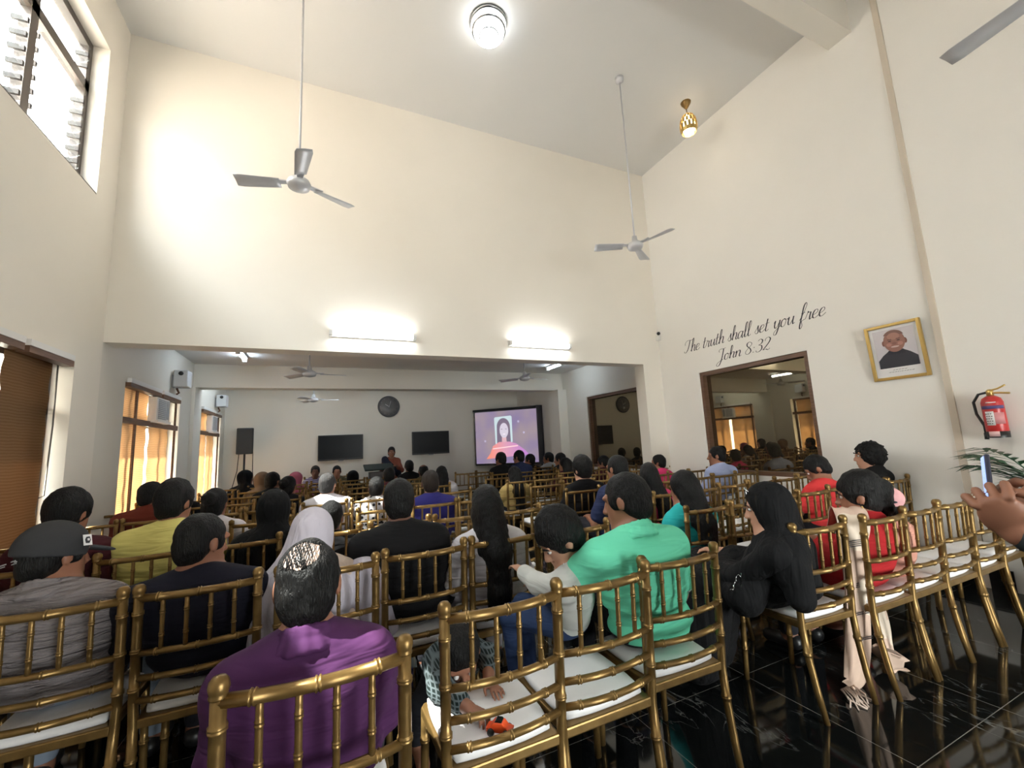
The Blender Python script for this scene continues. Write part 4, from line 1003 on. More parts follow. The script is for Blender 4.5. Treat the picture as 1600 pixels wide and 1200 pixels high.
def hand(f, b, n, curl=0.5, fwd=None, up=None, fk=.004):
    """palm, four unequal bent fingers and a side thumb, pointing along the forearm"""
    s = b['s']*b.get('hand', 1.0); w = b['wr'+n]; d = fwd if fwd is not None else w-b['el'+n]; d = V3(d)/np.linalg.norm(d)
    u = V3(0, 0, 1) if up is None else V3(up); u = u-d*(u@d); u = u/(np.linalg.norm(u)+1e-9); sd = np.cross(d, u); e = 1 if n == 'l' else -1   # thumb side
    R = np.stack([sd, d, u], 1)
    f.ell(w+d*.045*s, V3(.040, .052, .016)*s, R, .012)
    for j, (x, ln) in enumerate(((.029, .064), (.010, .074), (-.010, .068), (-.028, .052))):
        p0 = w+d*.085*s+sd*(e*x*s); c = curl
        p1 = p0+(d*math.cos(c*.6)-u*math.sin(c*.6))*ln*.5*s+sd*e*x*.25*s; p2 = p1+(d*math.cos(c*1.7)-u*math.sin(c*1.7))*ln*.5*s
        f.cone(p0, p1, .0095*s, .0085*s, fk); f.cone(p1, p2, .0085*s, .007*s, fk)
    t0 = w+d*.03*s+sd*e*.034*s; t1 = t0+(d*.7+sd*e*.65-u*.25)*.036*s; t2 = t1+(d*.9+sd*e*.15-u*.4)*.03*s
    f.cone(t0, t1, .013*s, .010*s, .008); f.cone(t1, t2, .010*s, .008*s, fk)
    return f
def legs(f, b, g=0.0, upto=2.0, k=.03):
    s = b['s']
    for n in 'lr':
        f.cone(b['hip'+n], b['kn'+n], .082*s+g, .058*s+g, k)
        if upto > 1: q = b['kn'+n]+(b['an'+n]-b['kn'+n])*(upto-1); f.cone(b['kn'+n], q, .056*s+g, .042*s+g, k)
    return f
def feet(f, b, g=0.0):
    s = b['s']
    for n in 'lr': f.cone(b['an'+n]+V3(0, -.02, -.03*s), b['toe'+n], .04*s+g, .03*s+g, .02); f.cone(b['an'+n]+V3(0, 0, .04), b['an'+n]-V3(0, 0, .02), .035*s+g, .04*s+g, .02)
    return f

def person(P):
    if not P.get('stand') and not P.get('keep') and abs(P.get('yaw', 0)) < 90 and P['at'][1] < 6:      # sit clear of the chair back
        q = .055 + P.get('fat', 0)*.3; k = 1+q/P['head'][1]; P['head'] = (P['head'][0]*k, P['head'][1]*k, EYE+(P['head'][2]-EYE)*k); P['at'] = (P['at'][0]*(1+q*.6/P['at'][1]), P['at'][1]+q)
    h = P.get('res', .014); b = body_frame(P); s, hs = b['s'], b['hs']; hd, Rh, nb = b['hd'], b['Rh'], b['nb']; fat = P.get('fat', 0.0)
    f = Field(); w = head_field(f, hd, Rh, hs)
    f.cone(nb+V3(0, 0, -.02), w(0, -.028, -.06), .056*s, .050*s, .03)
    torso(f, b, fat)
    for n in 'lr': arm(f, b, n); hand(f, b, n, P.get('curl', .6), *(P.get('hand_'+n) or (None, None)))
    legs(f, b); feet(f, b)
    if P.get('body_cuts') is not None: pass
    me = f.mesh('body', h, SKIN[P.get('skin', 'mid')])
    o = D.objects.new(P.get('name', 'seated_person'), me); COL.objects.link(o)
    o.location = b['org']; o.rotation_euler = (0, 0, math.radians(b['yaw']))
    tag(o, P['label'], 'person', P.get('group'))
    # ---- clothing
    g = max(.012, h*.9); style = P.get('top', 'shirt'); tm = P['tm']; amp = P.get('fold', .003)
    sd = sum(map(ord, P['label'])) % 17
    disp = lambda X, Y, Z: amp*np.sin(Z*85+5*np.sin(X*11+sd)+3*np.sin(Y*9+sd))*np.clip((nb[2]-.08-Z)*7, 0, 1) + amp*.7*_n(X, Y, Z, 26, sd)
    c = torso(Field(), b, fat, g)
    sl = P.get('sleeve', 1.75)
    for n in 'lr': arm(c, b, n, g+.006, sl)
    if P.get('long'):          # kurta or gown falling over the thighs
        legs(c, b, g+.012, P['long'], .08)
        if P['long'] > 1: c.cone(V3(0, .25, b['pel'][2]-.02), V3(0, .40, .18), .10, .16, .08)
    c.cone(nb+V3(0, .012, .028), w(0, .0, -.085), .050*s, .056*s, .012, 's')
    co = link_mesh(P.get('tname', 'shirt'), c.mesh('top', h, tm, disp if amp else None, [((0, 0, -1), -(b['pel'][2]-.085)), ] if not P.get('long') else ()), o)
    if P.get('tlabel'): co['label'] = P['tlabel']
    if P.get('collar'):
        cf = Field(); an_ = np.linspace(math.radians(22), math.radians(338), 15)
        for rr_, zz_, th_ in ((.062, .062, .007), (.068, .045, .009), (.079, .026, .010), (.090, .012, .008)):
            cf.chain([nb+V3(rr_*math.sin(a)*s*1.06, .004+rr_*math.cos(a)*s, zz_*s-.030*math.cos(a)) for a in an_], [th_]*15, .012)
        link_mesh('collar', cf.mesh('collar', min(h, .007), tm), co)
    if P.get('cuff') and sl < 1:
        for n in 'lr':
            q = b['sh'+n]+(b['el'+n]-b['sh'+n])*sl; ax_ = (b['el'+n]-b['sh'+n]); ax_ = ax_/np.linalg.norm(ax_); u = np.cross(ax_, V3(0, 1, .3)); u /= np.linalg.norm(u); v = np.cross(ax_, u); r = .052*s-.008*sl*s+(g+.006)*1.6-.002
            MB().tube([q+ax_*.002+(u*math.cos(a)+v*math.sin(a))*(r+.008) for a in np.linspace(0, 2*math.pi, 25)], .0022, 5, False).build('sleeve_stripe', M['paper'], co)
    bm_ = P.get('bm', M['dark_trousers'])
    if not (P.get('long') and P['long'] > 1.5):
        t = Field(); t.ell(b['pel']+V3(0, 0, -.02), V3(b['w']*.84+g*.6, .110*s+g*.6, .088*s), None, .05); legs(t, b, g, 1.93)
        link_mesh('trousers', t.mesh('trousers', h, bm_), o)
    if P.get('shoes', h < .012):
        for n in 'lr':
            q = Field(); q.cone(b['an'+n]+V3(0, -.03, -.035*s), b['toe'+n]+V3(0, .01, 0), .047*s, .038*s, .02)
            link_mesh('shoe', q.mesh('shoe', max(h, .01), M['black_plastic'], None, [((0, 0, -1), -(b['an'+n][2]-.085))]), o)
    # ---- hair and headwear
    hair_style = P.get('hair', 'short'); hm = HAIR[P.get('hc', 'black')]; hp = min(h, .010 if h < .012 else .016)
    F = Field(); cuts = []; dz = P.get('hvol', 0.0)
    F.ell(w(0, -.020, .030+dz*.4), V3(.082+dz*.5, .102+dz*.5, .096+dz)*hs, Rh, .02)
    hn = .0035+.05*dz
    face_r = V3(.076, .085, .092)
    if hair_style in ('short', 'bald', 'cap', 'fade'):
        F.ell(w(0, -.055, -.035), V3(.070, .055, .062)*hs, Rh, .03)
        for e in (-1, 1): F.ell(w(e*.068, .018, .0), V3(.012, .03, .03)*hs, Rh, .02)
        F.ell(w(0, .112, -.042), face_r*hs, Rh, .012, 's')
        for e in (-1, 1): F.ell(w(e*.09, .0, -.022), V3(.025, .026, .036)*hs, Rh, .008, 's')
        if hair_style == 'bald': F.ell(w(*P.get('crown', (-.022, -.088, .100))), V3(.056, .050, .044)*hs, Rh, .022, 's'); hn = .0040; F.p[0] = ('e', w(0, -.018, .028), V3(.0785, .0975, .0925)*hs, Rh, None, .02, 'u')
        if hair_style == 'cap': cuts.append((Rh@V3(0, .25, 1), (Rh@V3(0, .25, 1))@w(0, -.02, .02)))
    elif hair_style == 'curly':
        F.ell(w(0, -.03, .01), V3(.112, .112, .125)*hs, Rh, .03); F.ell(w(0, .125, -.045), V3(.085, .085, .085)*hs, Rh, .012, 's'); hn = .012
    elif hair_style in ('long', 'bun', 'ponytail', 'updo'):
        F.ell(w(0, -.050, -.040), V3(.078, .060, .075)*hs, Rh, .03)
        F.ell(w(0, .118, -.048), V3(.074, .085, .100)*hs, Rh, .012, 's')
        if hair_style == 'long':
            L_ = P.get('hlen', .30); back = nb+V3(0, -.125-fat*.3, -.06)
            F.cone(w(0, -.075, -.02), back, .072*hs, .070, .04); F.cone(back, back+V3(.0, -.012, -L_*.55), .070, .058, .04); F.cone(back+V3(0, -.012, -L_*.55), back+V3(.012, -.008, -L_), .058, .020, .03)
            for e in (-1, 1): F.cone(w(e*.068, -.02, -.02), nb+V3(e*.075, -.085, -.05), .028, .030, .03)
            F.cone(back+V3(-.05, 0, -L_*.4), back+V3(-.062, .01, -L_*.85), .018, .008, .02); F.cone(back+V3(.05, 0, -L_*.4), back+V3(.055, .01, -L_*.95), .018, .008, .02)
            hn = .004
        if hair_style == 'bun': F.ell(w(0, -.115, .045), V3(.052, .050, .050)*hs, Rh, .015)
        if hair_style == 'updo':
            for e in (-1, 1): F.ell(w(e*.085, -.01, -.02), V3(.024, .03, .034)*hs, Rh, .008, 's')
            F.ell(w(0, -.045, .090), V3(.078, .085, .070)*hs, Rh, .03); F.ell(w(.02, -.125, .035), V3(.06, .055, .06)*hs, Rh, .02)
            F.chain([w(.02, -.12, -.01), w(.06, -.13, -.08), w(.075, -.12, -.17)], [.045, .034, .012], .03)
        if hair_style == 'ponytail': F.chain([w(0, -.11, .03), w(0, -.17, .0), w(0, -.17, -.12), w(0, -.15, -.24)], [.03, .036, .034, .014], .02)
    if hair_style in ('hijab', 'veil', 'shawl'):
        F = Field(); F.ell(w(0, -.020, .028), V3(.096, .115, .108)*hs, Rh, .02); wd = P.get('veil_w', 1.0)
        F.cone(w(0, -.02, -.05), nb+V3(0, -.01, .02), .088*hs, .085, .05)
        F.cone(nb+V3(0, -.02, .0), nb+V3(-.10*wd, -.02, -.09), .085, .085, .05); F.cone(nb+V3(0, -.02, .0), nb+V3(.10*wd, -.02, -.09), .085, .085, .05)
        L_ = P.get('vlen', .22); F.cone(nb+V3(-.07*wd, -.05-fat, -.06), nb+V3(-.09*wd, -.075-fat, -L_), .085, .07, .06); F.cone(nb+V3(.07*wd, -.05-fat, -.06), nb+V3(.09*wd, -.075-fat, -L_), .085, .07, .06)
        for q in P.get('veil_extra', ()): F.cone(V3(q[0]), V3(q[1]), q[2], q[3], .05)
        F.ell(w(0, .128, -.025), V3(.075, .088, .10)*hs, Rh, .012, 's')
        vm = P['vm']; dv = lambda X, Y, Z: .0045*np.sin(38*X+4*np.sin(9*Z+sd))*np.clip((hd[2]-.05-Z)*6, 0, 1)
        link_mesh('headscarf', F.mesh('headscarf', max(hp, .009), vm, dv), o)
    else:
        dh = (lambda X, Y, Z: hn*_n(X, Y, Z, 85, sd)+hn*.6*_n(X, Y, Z, 190, sd)) if hair_style != 'curly' else (lambda X, Y, Z: .013*_n(X, Y, Z, 110, sd)+.006*_n(X, Y, Z, 230, sd))
        link_mesh('hair', F.mesh('hair', hp if hair_style != 'curly' else min(hp, .008), hm, dh, cuts), o)
    if P.get('face'):
        for e in (-1, 1):
            q = w(e*.031, .0800, .005); MB().lathe([(0.0, -.0095), (.007, -.007), (.0095, 0), (.007, .007), (0, .0095)], tuple(q), 12).build('eye', M['eye_white'], o)
            q2 = w(e*.031, .0875, .005); MB().lathe([(0, -.0055), (.0045, -.003), (.0055, 0), (.0045, .003), (0, .0055)], tuple(q2), 10).build('iris', M['ink'], o)
            br = Field(); br.chain([w(e*.014, .098, .026), w(e*.033, .096, .032), w(e*.052, .082, .025)], [.004, .0045, .003], .004); link_mesh('eyebrow', br.mesh('eyebrow', .003, hm), o)
    P['_o'] = o; P['_b'] = b; P['_w'] = w
    return o

# ------------------------------------------------------------------ the audience
T = {k: fabric('cloth_'+k, srgb(*c), kd, st=st) for k, c, kd, st in (
 ('purple', (72, 35, 76), 'folds', .45), ('grey_stripe', (134, 126, 127), 'folds', .8), ('navy', (24, 24, 38), 'folds', .4), ('cream', (206, 186, 172), 'drape', .5), ('lilac_white', (200, 194, 206), 'drape', .5),
 ('black', (16, 15, 17), 'folds', .4), ('white', (206, 202, 208), 'folds', .6), ('green', (112, 222, 184), 'folds', .5), ('blackveil', (12, 12, 14), 'drape', .7), ('red', (170, 34, 38), 'folds', .4), ('bright_red', (218, 62, 64), 'folds', .4),
 ('rust', (104, 42, 30), 'folds', .5), ('yellow', (226, 216, 130), 'folds', .7), ('turquoise', (40, 172, 172), 'folds', .5), ('pink', (214, 60, 112), 'folds', .5), ('dark_blue', (38, 46, 78), 'folds', .4), ('sky', (164, 176, 214), 'folds', .5),
 ('beige', (186, 160, 100), 'folds', .6), ('royal', (44, 42, 112), 'folds', .4), ('tan_veil', (124, 104, 86), 'drape', .4), ('pink_veil', (176, 96, 116), 'drape', .4), ('terracotta', (132, 72, 56), 'drape', .5), ('greywhite', (150, 150, 152), 'folds', .4), ('peach', (208, 150, 132), 'folds', .4), ('olive', (84, 76, 52), 'folds', .4), ('maroon', (72, 30, 38), 'folds', .4))}
def patterned(name, c1, c2, scale, kind='checker'):
    m = mat(name, c1, .85, spec=.25); N, L, b = nodes(m); t = N.new('ShaderNodeTexCoord')
    if kind == 'stripe':
        n = N.new('ShaderNodeTexWave'); n.bands_direction = 'Z'; n.inputs['Scale'].default_value = scale; n.wave_profile = 'SIN'
        r = N.new('ShaderNodeValToRGB'); r.color_ramp.interpolation = 'CONSTANT'; r.color_ramp.elements[0].color = (*c1, 1); r.color_ramp.elements[1].position = .6; r.color_ramp.elements[1].color = (*c2, 1)
        L.new(t.outputs['Object'], n.inputs['Vector']); L.new(n.outputs['Fac'], r.inputs[0]); L.new(r.outputs[0], b.inputs['Base Color'])
    elif kind == 'blobs':
        n = N.new('ShaderNodeTexVoronoi'); n.inputs['Scale'].default_value = scale
        r = N.new('ShaderNodeValToRGB'); r.color_ramp.interpolation = 'CONSTANT'; r.color_ramp.elements[0].color = (*c1, 1); r.color_ramp.elements[1].position = .42; r.color_ramp.elements[1].color = (*c2, 1)
        L.new(t.outputs['Object'], n.inputs['Vector']); L.new(n.outputs['Distance'], r.inputs[0]); L.new(r.outputs[0], b.inputs['Base Color'])
    else:   # plaid: crossed bands
        mx = None; outs = []
        for d, sc in (('X', scale), ('Z', scale*.9)):
            n = N.new('ShaderNodeTexWave'); n.bands_direction = d; n.inputs['Scale'].default_value = sc; L.new(t.outputs['Object'], n.inputs['Vector']); outs.append(n.outputs['Fac'])
        a = N.new('ShaderNodeMath'); a.operation = 'MAXIMUM'; L.new(outs[0], a.inputs[0]); L.new(outs[1], a.inputs[1])
        r = N.new('ShaderNodeValToRGB'); r.color_ramp.elements[0].position = .55; r.color_ramp.elements[0].color = (*c1, 1); r.color_ramp.elements[1].position = .97; r.color_ramp.elements[1].color = (*c2, 1)
        L.new(a.outputs[0], r.inputs[0]); L.new(r.outputs[0], b.inputs['Base Color'])
    return m
T['monochrome'] = patterned('monochrome_print', srgb(30, 30, 32), srgb(190, 186, 186), 26, 'blobs')
T['stripes'] = patterned('purple_white_stripes', srgb(58, 46, 92), srgb(170, 166, 186), 11, 'stripe')
T['plaid'] = patterned('green_plaid', srgb(22, 34, 33), srgb(96, 106, 110), 24, 'plaid')
NEAR, MIDR, FAR = .0095, .014, .021

# --- nearest rows
PU = dict(label='balding man in a purple shirt seated on the nearest gold chair', at=(0.0, 1.37), head=(-0.03, 1.36, 1.06), look=(-4, 6, 0), w=.195, fat=.03, elb=.01, hair='bald', tm=T['purple'], collar=True, res=.009, skin='mid', hs=1.10, fold=.0035, group='seated audience')
person(PU)
add_bump(T['grey_stripe'], (1.6, 1.6, 11), 3.6, 1.0, .05, detail=3, distort=1.2)
CAP = dict(label='man in a dark snapback cap and grey crinkled shirt at the left edge', at=(-0.93, 2.38), head=(-0.965, 2.36, 1.065), look=(-38, 6, 0), w=.235, fat=.03, hair='cap', tm=T['grey_stripe'], bm=M['pale_denim'], collar=True, res=NEAR, fold=.006, spread=.2, group='seated audience')
co_ = person(CAP)
person(dict(label='man in a dark navy shirt seated right of the capped man, face turned right', at=(-0.445, 2.36), head=(-0.47, 2.31, 1.055), look=(-42, 8, 0), w=.235, fat=.03, tm=T['navy'], res=NEAR, skin='mid', fold=.003, group='seated audience'))
person(dict(label='woman in a pale headscarf and long cream clothes behind the balding head', name='seated_woman', at=(0.03, 2.37), head=(-0.035, 2.36, 1.02), w=.185, hair='hijab', vm=T['lilac_white'], tm=T['cream'], long=1.8, res=NEAR, vlen=.34, veil_w=1.15, veil_extra=(((-.10, -.05, .95), (-.24, -.02, .70), .09, .11), ((-.19, -.05, .78), (-.29, .0, .50), .10, .11), ((.17, -.06, .80), (.25, .0, .50), .09, .10)), group='seated audience'))
person(dict(label='man in a black long-sleeved shirt, broad back, left of the long-haired woman', at=(0.49, 2.41), head=(0.385, 2.40, 1.135), look=(-6, 4, 0), w=.225, fat=.035, hair='short', tm=T['black'], res=NEAR, skin='dark', collar=False, group='seated audience'))
person(dict(label='woman in a white top with long wavy black hair down her back', name='seated_woman', at=(0.94, 2.35), head=(0.865, 2.34, 1.065), look=(-4, 6, 0), w=.185, hair='long', hlen=.36, tm=T['white'], bm=T['white'], sleeve=1.5, res=NEAR, group='seated audience'))
GR = dict(keep=True, label='broad man in a mint green polo shirt holding a boy', at=(1.40, 1.645), head=(1.275, 1.60, 1.13), look=(30, 12, 4), w=.235, fat=.045, hair='short', tm=T['green'], collar=True, res=.009, sleeve=.74, cuff=True, skin='mid', fold=.004,
  arm_l=((-.395, .04, .815), (-.27, .30, .77)), group='seated audience')
person(GR)
BOY = dict(keep=True, label='small boy in a pale shirt and jeans held by the man in green', name='boy', at=(1.085, 1.83), head=(.975, 1.70, .985), look=(80, 36, -8), yaw=40, s=.66, hs=.98, w=.125, seat=.52, hair='short', hvol=.03, tm=fabric('cloth_boy', srgb(196, 198, 194), 'folds'), bm=M['denim'], res=.009, skin='light', face=True, fold=.002,
  arm_l=((-.16, .09, .78), (-.05, .23, .80)), group='seated audience')
person(BOY)
AB = dict(keep=True, label='woman in black with a long black veil and embroidered sleeve, right of the aisle', name='seated_woman', at=(2.33, 1.68), head=(2.235, 1.60, 1.0), look=(36, 10, 0), yaw=24, w=.19, hair='veil', vm=T['blackveil'], tm=T['blackveil'], long=1.95, res=NEAR, skin='light', face=True, vlen=.25, veil_w=1.2,
  veil_extra=(((.06, -.05, .98), (.22, -.04, .74), .10, .12), ((.10, -.06, .82), (.17, .02, .72), .10, .09), ((-.10, -.04, .80), (-.24, .10, .55), .09, .10), ((.0, -.08, .8), (.03, -.08, .62), .10, .11), ((-.16, .30, .56), (-.18, .40, .16), .13, .15)), arm_l=((-.24, .12, .64), (-.12, .34, .62)), group='seated audience')
person(AB)
RED = dict(keep=True, label='woman in red with black hair pinned up and a cream striped shawl', name='seated_woman', at=(2.935, 1.575), head=(3.045, 1.57, .985), look=(32, 6, 0), w=.18, hair='updo', hvol=.02, tm=T['red'], bm=M['dark_trousers'], long=.7, res=NEAR, skin='mid', face=True, group='seated audience')
person(RED)
person(dict(keep=True, label='child in pink leaning against the woman in red, next chair on the right', name='child', at=(3.31, 1.58), head=(3.22, 1.53, .92), look=(10, 14, 14), s=.72, hs=.90, w=.12, hair='short', tm=T['peach'], bm=T['peach'], long=1.3, res=.011, skin='light', group='seated audience'))
person(dict(label='dark-haired person mostly hidden behind the capped man', at=(-1.36, 3.27), head=(-1.29, 3.25, 1.145), look=(-20, 4, 0), hair='short', hvol=.02, tm=T['maroon'], res=MIDR, group='seated audience'))
person(dict(label='man in a yellow shirt, back turned, behind the man in navy', at=(-0.88, 3.28), head=(-0.815, 3.27, 1.155), look=(-26, 4, 0), w=.24, fat=.03, hvol=.02, tm=T['yellow'], res=.012, fold=.005, group='seated audience'))
person(dict(label='woman in a black veil seated right behind the navy shirt', name='seated_woman', at=(-0.42, 3.27), head=(-0.28, 3.25, 1.06), hair='veil', vm=T['blackveil'], tm=T['blackveil'], res=MIDR, vlen=.42, veil_w=1.2, group='seated audience'))
person(dict(label='small dark head just right of the pale headscarf', name='child', at=(0.04, 3.26), head=(0.065, 3.25, .97), s=.85, hs=1.0, w=.15, tm=T['black'], res=MIDR, group='seated audience'))
person(dict(label='dark-haired person in white behind the man in yellow', at=(-0.88, 4.12), head=(-0.765, 4.10, 1.055), look=(-14, 4, 0), hair='bun', tm=T['white'], res=.016, group='seated audience'))
person(dict(label='person in rust red by the first back room window', at=(-1.37, 4.97), head=(-1.41, 4.95, 1.105), look=(-40, 4, 0), w=.22, tm=T['rust'], res=.016, group='seated audience'))
person(dict(label='dark head between the rust red and the yellow shirts', at=(-1.36, 5.82), head=(-1.42, 5.80, 1.07), tm=T['black'], res=FAR, group='seated audience'))
person(dict(label='man in a white shirt lit by the sun in the middle rows', at=(0.04, 4.97), head=(0.06, 4.95, 1.075), look=(-20, 4, 0), w=.215, hc='grey', hair='short', tm=T['white'], res=.015, skin='light', group='seated audience'))
person(dict(label='man in a royal blue shirt, short hair, middle rows', at=(0.96, 4.12), head=(0.955, 4.10, 1.075), w=.22, tm=T['royal'], res=.015, skin='dark', hc='brown', group='seated audience'))
person(dict(label='person in a black and white printed shirt below the lectern', at=(0.51, 4.97), head=(0.555, 4.95, 1.0), w=.21, tm=T['monochrome'], res=.016, group='seated audience'))
# --- right block
person(dict(label='woman in turquoise with a black covered head, beside the man in green', name='seated_woman', at=(2.46, 2.40), head=(2.425, 2.37, 1.02), hair='long', hlen=.16, hvol=.012, tm=T['turquoise'], res=.012, group='seated audience'))
person(dict(label='woman in bright pink with long dark hair, face turned right', name='seated_woman', at=(2.87, 3.17), head=(2.81, 3.15, 1.05), look=(-30, 4, 0), w=.18, hair='long', hlen=.26, tm=T['pink'], sleeve=.8, res=.014, skin='light', group='seated audience'))
person(dict(label='man in a dark blue shirt hidden behind the head of the man in green', at=(2.44, 3.17), head=(2.445, 3.15, 1.14), w=.21, tm=T['dark_blue'], sleeve=.7, res=.014, skin='mid', group='seated audience'))
person(dict(label='man in black with tall swept-up hair before the dark back window', at=(2.52, 3.95), head=(2.585, 3.94, 1.085), hair='short', hvol=.035, w=.21, tm=T['black'], res=.014, skin='light', group='seated audience'))
person(dict(label='man in a light blue shirt in front of the brown-framed window', at=(4.58, 3.95), head=(4.665, 3.94, 1.125), look=(40, 2, 0), w=.21, tm=T['sky'], res=.014, group='seated audience'))
person(dict(label='man in a bright red T-shirt looking down, near the right wall', at=(4.16, 2.40), head=(4.175, 2.45, 1.045), look=(36, 34, 0), w=.215, tm=T['bright_red'], sleeve=.6, res=.012, face=True, group='seated audience', arm_l=((-.24, .10, .66), (-.12, .30, .62))))
person(dict(keep=True, label='curly-haired person in a black top at the right wall', at=(4.83, 2.42), head=(4.90, 2.38, 1.125), w=.15, look=(42, 2, 0), hair='curly', tm=T['black'], res=.012, skin='light', face=True, group='seated audience'))
person(dict(label='small head of a child right behind the woman in pink', name='child', at=(4.54, 4.70), head=(4.44, 4.76, 1.035), s=.85, w=.15, hs=1.0, tm=T['pink'], res=FAR, look=(35, 0, 0), group='seated audience'))
person(dict(label='woman in a beige dress with long dark hair, middle of the right block', name='seated_woman', at=(2.46, 5.48), head=(2.455, 5.46, .97), hair='long', hlen=.34, tm=T['beige'], res=.016, group='seated audience'))
for lab, x, y, z, kw in (
 ('person in a black and white jacket, head before the screen, leftmost of three', 2.92, 7.07, 1.14, dict(tm=T['black'])),
 ('person in dark clothes, middle head of three before the screen', 3.28, 7.07, 1.155, dict(tm=T['dark_blue'])),
 ('person in dark clothes, right head of three before the screen', 3.90, 7.87, 1.05, dict(tm=T['black'])),
 ('person in a grey shirt just right of the screen', 4.34, 7.87, 1.06, dict(tm=T['greywhite'])),
 ('dark head left of the tall-haired man in black', 3.77, 6.27, 1.00, dict(tm=T['maroon'], hair='long', hlen=.2)),
 ('dark head farther back, left of the tall-haired man in black', 4.15, 7.07, 1.06, dict(tm=T['black'])),
 ('person in a red top in front of the dark back window', 4.56, 6.27, .99, dict(tm=T['maroon'])),
 ('woman in a black veil in front of the loudspeaker stand', -1.15, 8.37, 1.05, dict(hair='veil', vm=T['blackveil'], tm=T['blackveil'])),
 ('woman in a tan headscarf left of centre in the front rows', -0.81, 7.52, 1.03, dict(hair='hijab', vm=T['tan_veil'], tm=T['tan_veil'])),
 ('dark round head right of the tan headscarf', -0.60, 6.67, 1.06, dict(tm=T['black'])),
 ('dark hair in a small topknot behind the near black veil', -0.36, 5.82, 1.03, dict(tm=T['black'], hair='bun')),
 ('woman in a pink headscarf in the front row', -0.40, 8.37, .965, dict(hair='hijab', vm=T['pink_veil'], tm=T['pink_veil'])),
 ('woman in a black headscarf left of the lectern', .53, 8.37, .925, dict(hair='veil', vm=T['blackveil'], tm=T['olive'])),
 ('dark head just right of the speaker woman, front row', 1.54, 8.37, 1.06, dict(tm=T['black'])),
 ('bald head under the right television', 1.63, 7.52, .995, dict(tm=T['olive'], hair='bald', crown=(0, -.03, .11), skin='mid')),
 ('dark round head right of the royal blue shirt', 1.73, 6.67, .985, dict(tm=T['white'], hair='long', hlen=.2)),
 ('dark head in front of the lectern', .93, 6.67, 1.02, dict(tm=T['maroon'])),
):
    d = dict(label=lab, at=(x, y), head=(x, y-.02, z), res=FAR, hs=1.1, group='seated audience'); d.update(kw); person(d)
person(dict(label='person in purple and white stripes seated facing the audience at the far wall', at=(-0.12, 9.65), head=(-0.12, 9.64, 1.03), yaw=180, look=(180, 0, 0), tm=T['stripes'], res=.018, skin='dark', hs=1.1, group='seated audience'))
person(dict(label='person in olive seated facing the audience, under the left television', at=(0.30, 9.73), head=(0.29, 9.71, 1.0), yaw=180, look=(180, 0, 0), tm=T['olive'], res=.018, skin='mid', hs=1.1, group='seated audience'))
# --- the speaker woman
person(dict(label='woman standing at the front in a rust coloured top and dark wrap', name='standing_woman', at=(1.46, 10.05), head=(1.46, 10.05, 1.345), yaw=180, look=(172, 2, 0), stand=1.46, s=.92, w=.17, hair='bun', tm=T['terracotta'], long=1.6, res=.014, skin='mid', face=True, arm_l=((-.20, .10, .93), (-.08, .26, 1.02)), arm_r=((.23, .08, .90), (.24, .30, .98))))
sh_ = Field(); sh_.chain([V3(.15, .02, 1.19), V3(.08, .12, 1.05), V3(-.08, .13, .90), V3(-.15, .06, .72)], [.06, .075, .09, .10], .06); sh_.chain([V3(.15, .0, 1.19), V3(.15, -.10, 1.0), V3(.12, -.12, .6)], [.06, .08, .09], .06)
o = D.objects['standing_woman']; link_mesh('wrap', sh_.mesh('wrap', .014, T['navy']), o)

# ------------------------------------------------------------------ details of the near people
# cap of the man at the left edge
b = CAP['_b']; w = CAP['_w']; o = CAP['_o']; hs = b['hs']; Rh = b['Rh']
capm = fabric('cap_cloth', srgb(58, 58, 60), 'knit', .9, .2)
F = Field(); F.ell(w(0, -.022, .028), V3(.096, .116, .108)*hs, Rh, .02); nv = Rh@V3(0, -.10, -1)
cap = link_mesh('cap', F.mesh('cap', .008, capm, None, [(nv, nv@w(0, 0, -.004))]), o)
F = Field(); F.ell(w(0, .125, .012), V3(.072, .075, .010)*hs, Rh@rot(0, 14), .01)
link_mesh('cap_visor', F.mesh('visor', .005, fabric('visor_cloth', srgb(72, 74, 78), 'knit', .9, .2)), cap)
def patch(name, poly, m, ctr, e1, e2, nrm, par):
    f = lambda x, y, z: tuple(V3(ctr)+V3(e1)*x+V3(e2)*y+V3(nrm)*(z*.002)); return MB().prism(poly, 0, 1, f).build(name, m, par)
c0 = w(.088, .030, .050); nr = Rh@V3(.93, .25, .30); nr /= np.linalg.norm(nr); e1 = Rh@V3(-.2, .95, .0); e1 -= nr*(e1@nr); e1 /= np.linalg.norm(e1); e2 = np.cross(nr, e1); c0 = c0+nr*.012
pt = patch('white_tag', [(-.018, -.022), (.018, -.022), (.018, .022), (-.018, .022)], M['paper'], c0, e1, e2, nr, cap)
patch('tag_mark', [(-.010, -.013), (.004, -.014), (.011, -.002), (.007, .013), (-.006, .012), (-.012, .002)], M['ink'], c0+nr*.002, e1, e2, nr, pt)
patch('tag_mark_eye', [(-.004, -.004), (.004, -.004), (.004, .005), (-.004, .005)], M['paper'], c0+nr*.004, e1, e2, nr, pt)
c1 = w(.0, -.138, -.012); nr = Rh@V3(0, -1, .05); e1 = Rh@V3(1, 0, .25); e2 = Rh@V3(-.25, 0, 1)
for k, (x0, x1, y0, y1) in enumerate(((-.045, -.012, .0, .004), (-.040, -.018, -.007, -.004), (.012, .035, .002, .006), (.016, .040, -.008, -.005), (.030, .042, -.003, .001))):
    patch('cap_stitching', [(x0, y0), (x1, y0), (x1, y1), (x0, y1)], M['grey_plastic'], c1, e1, e2, nr, cap)

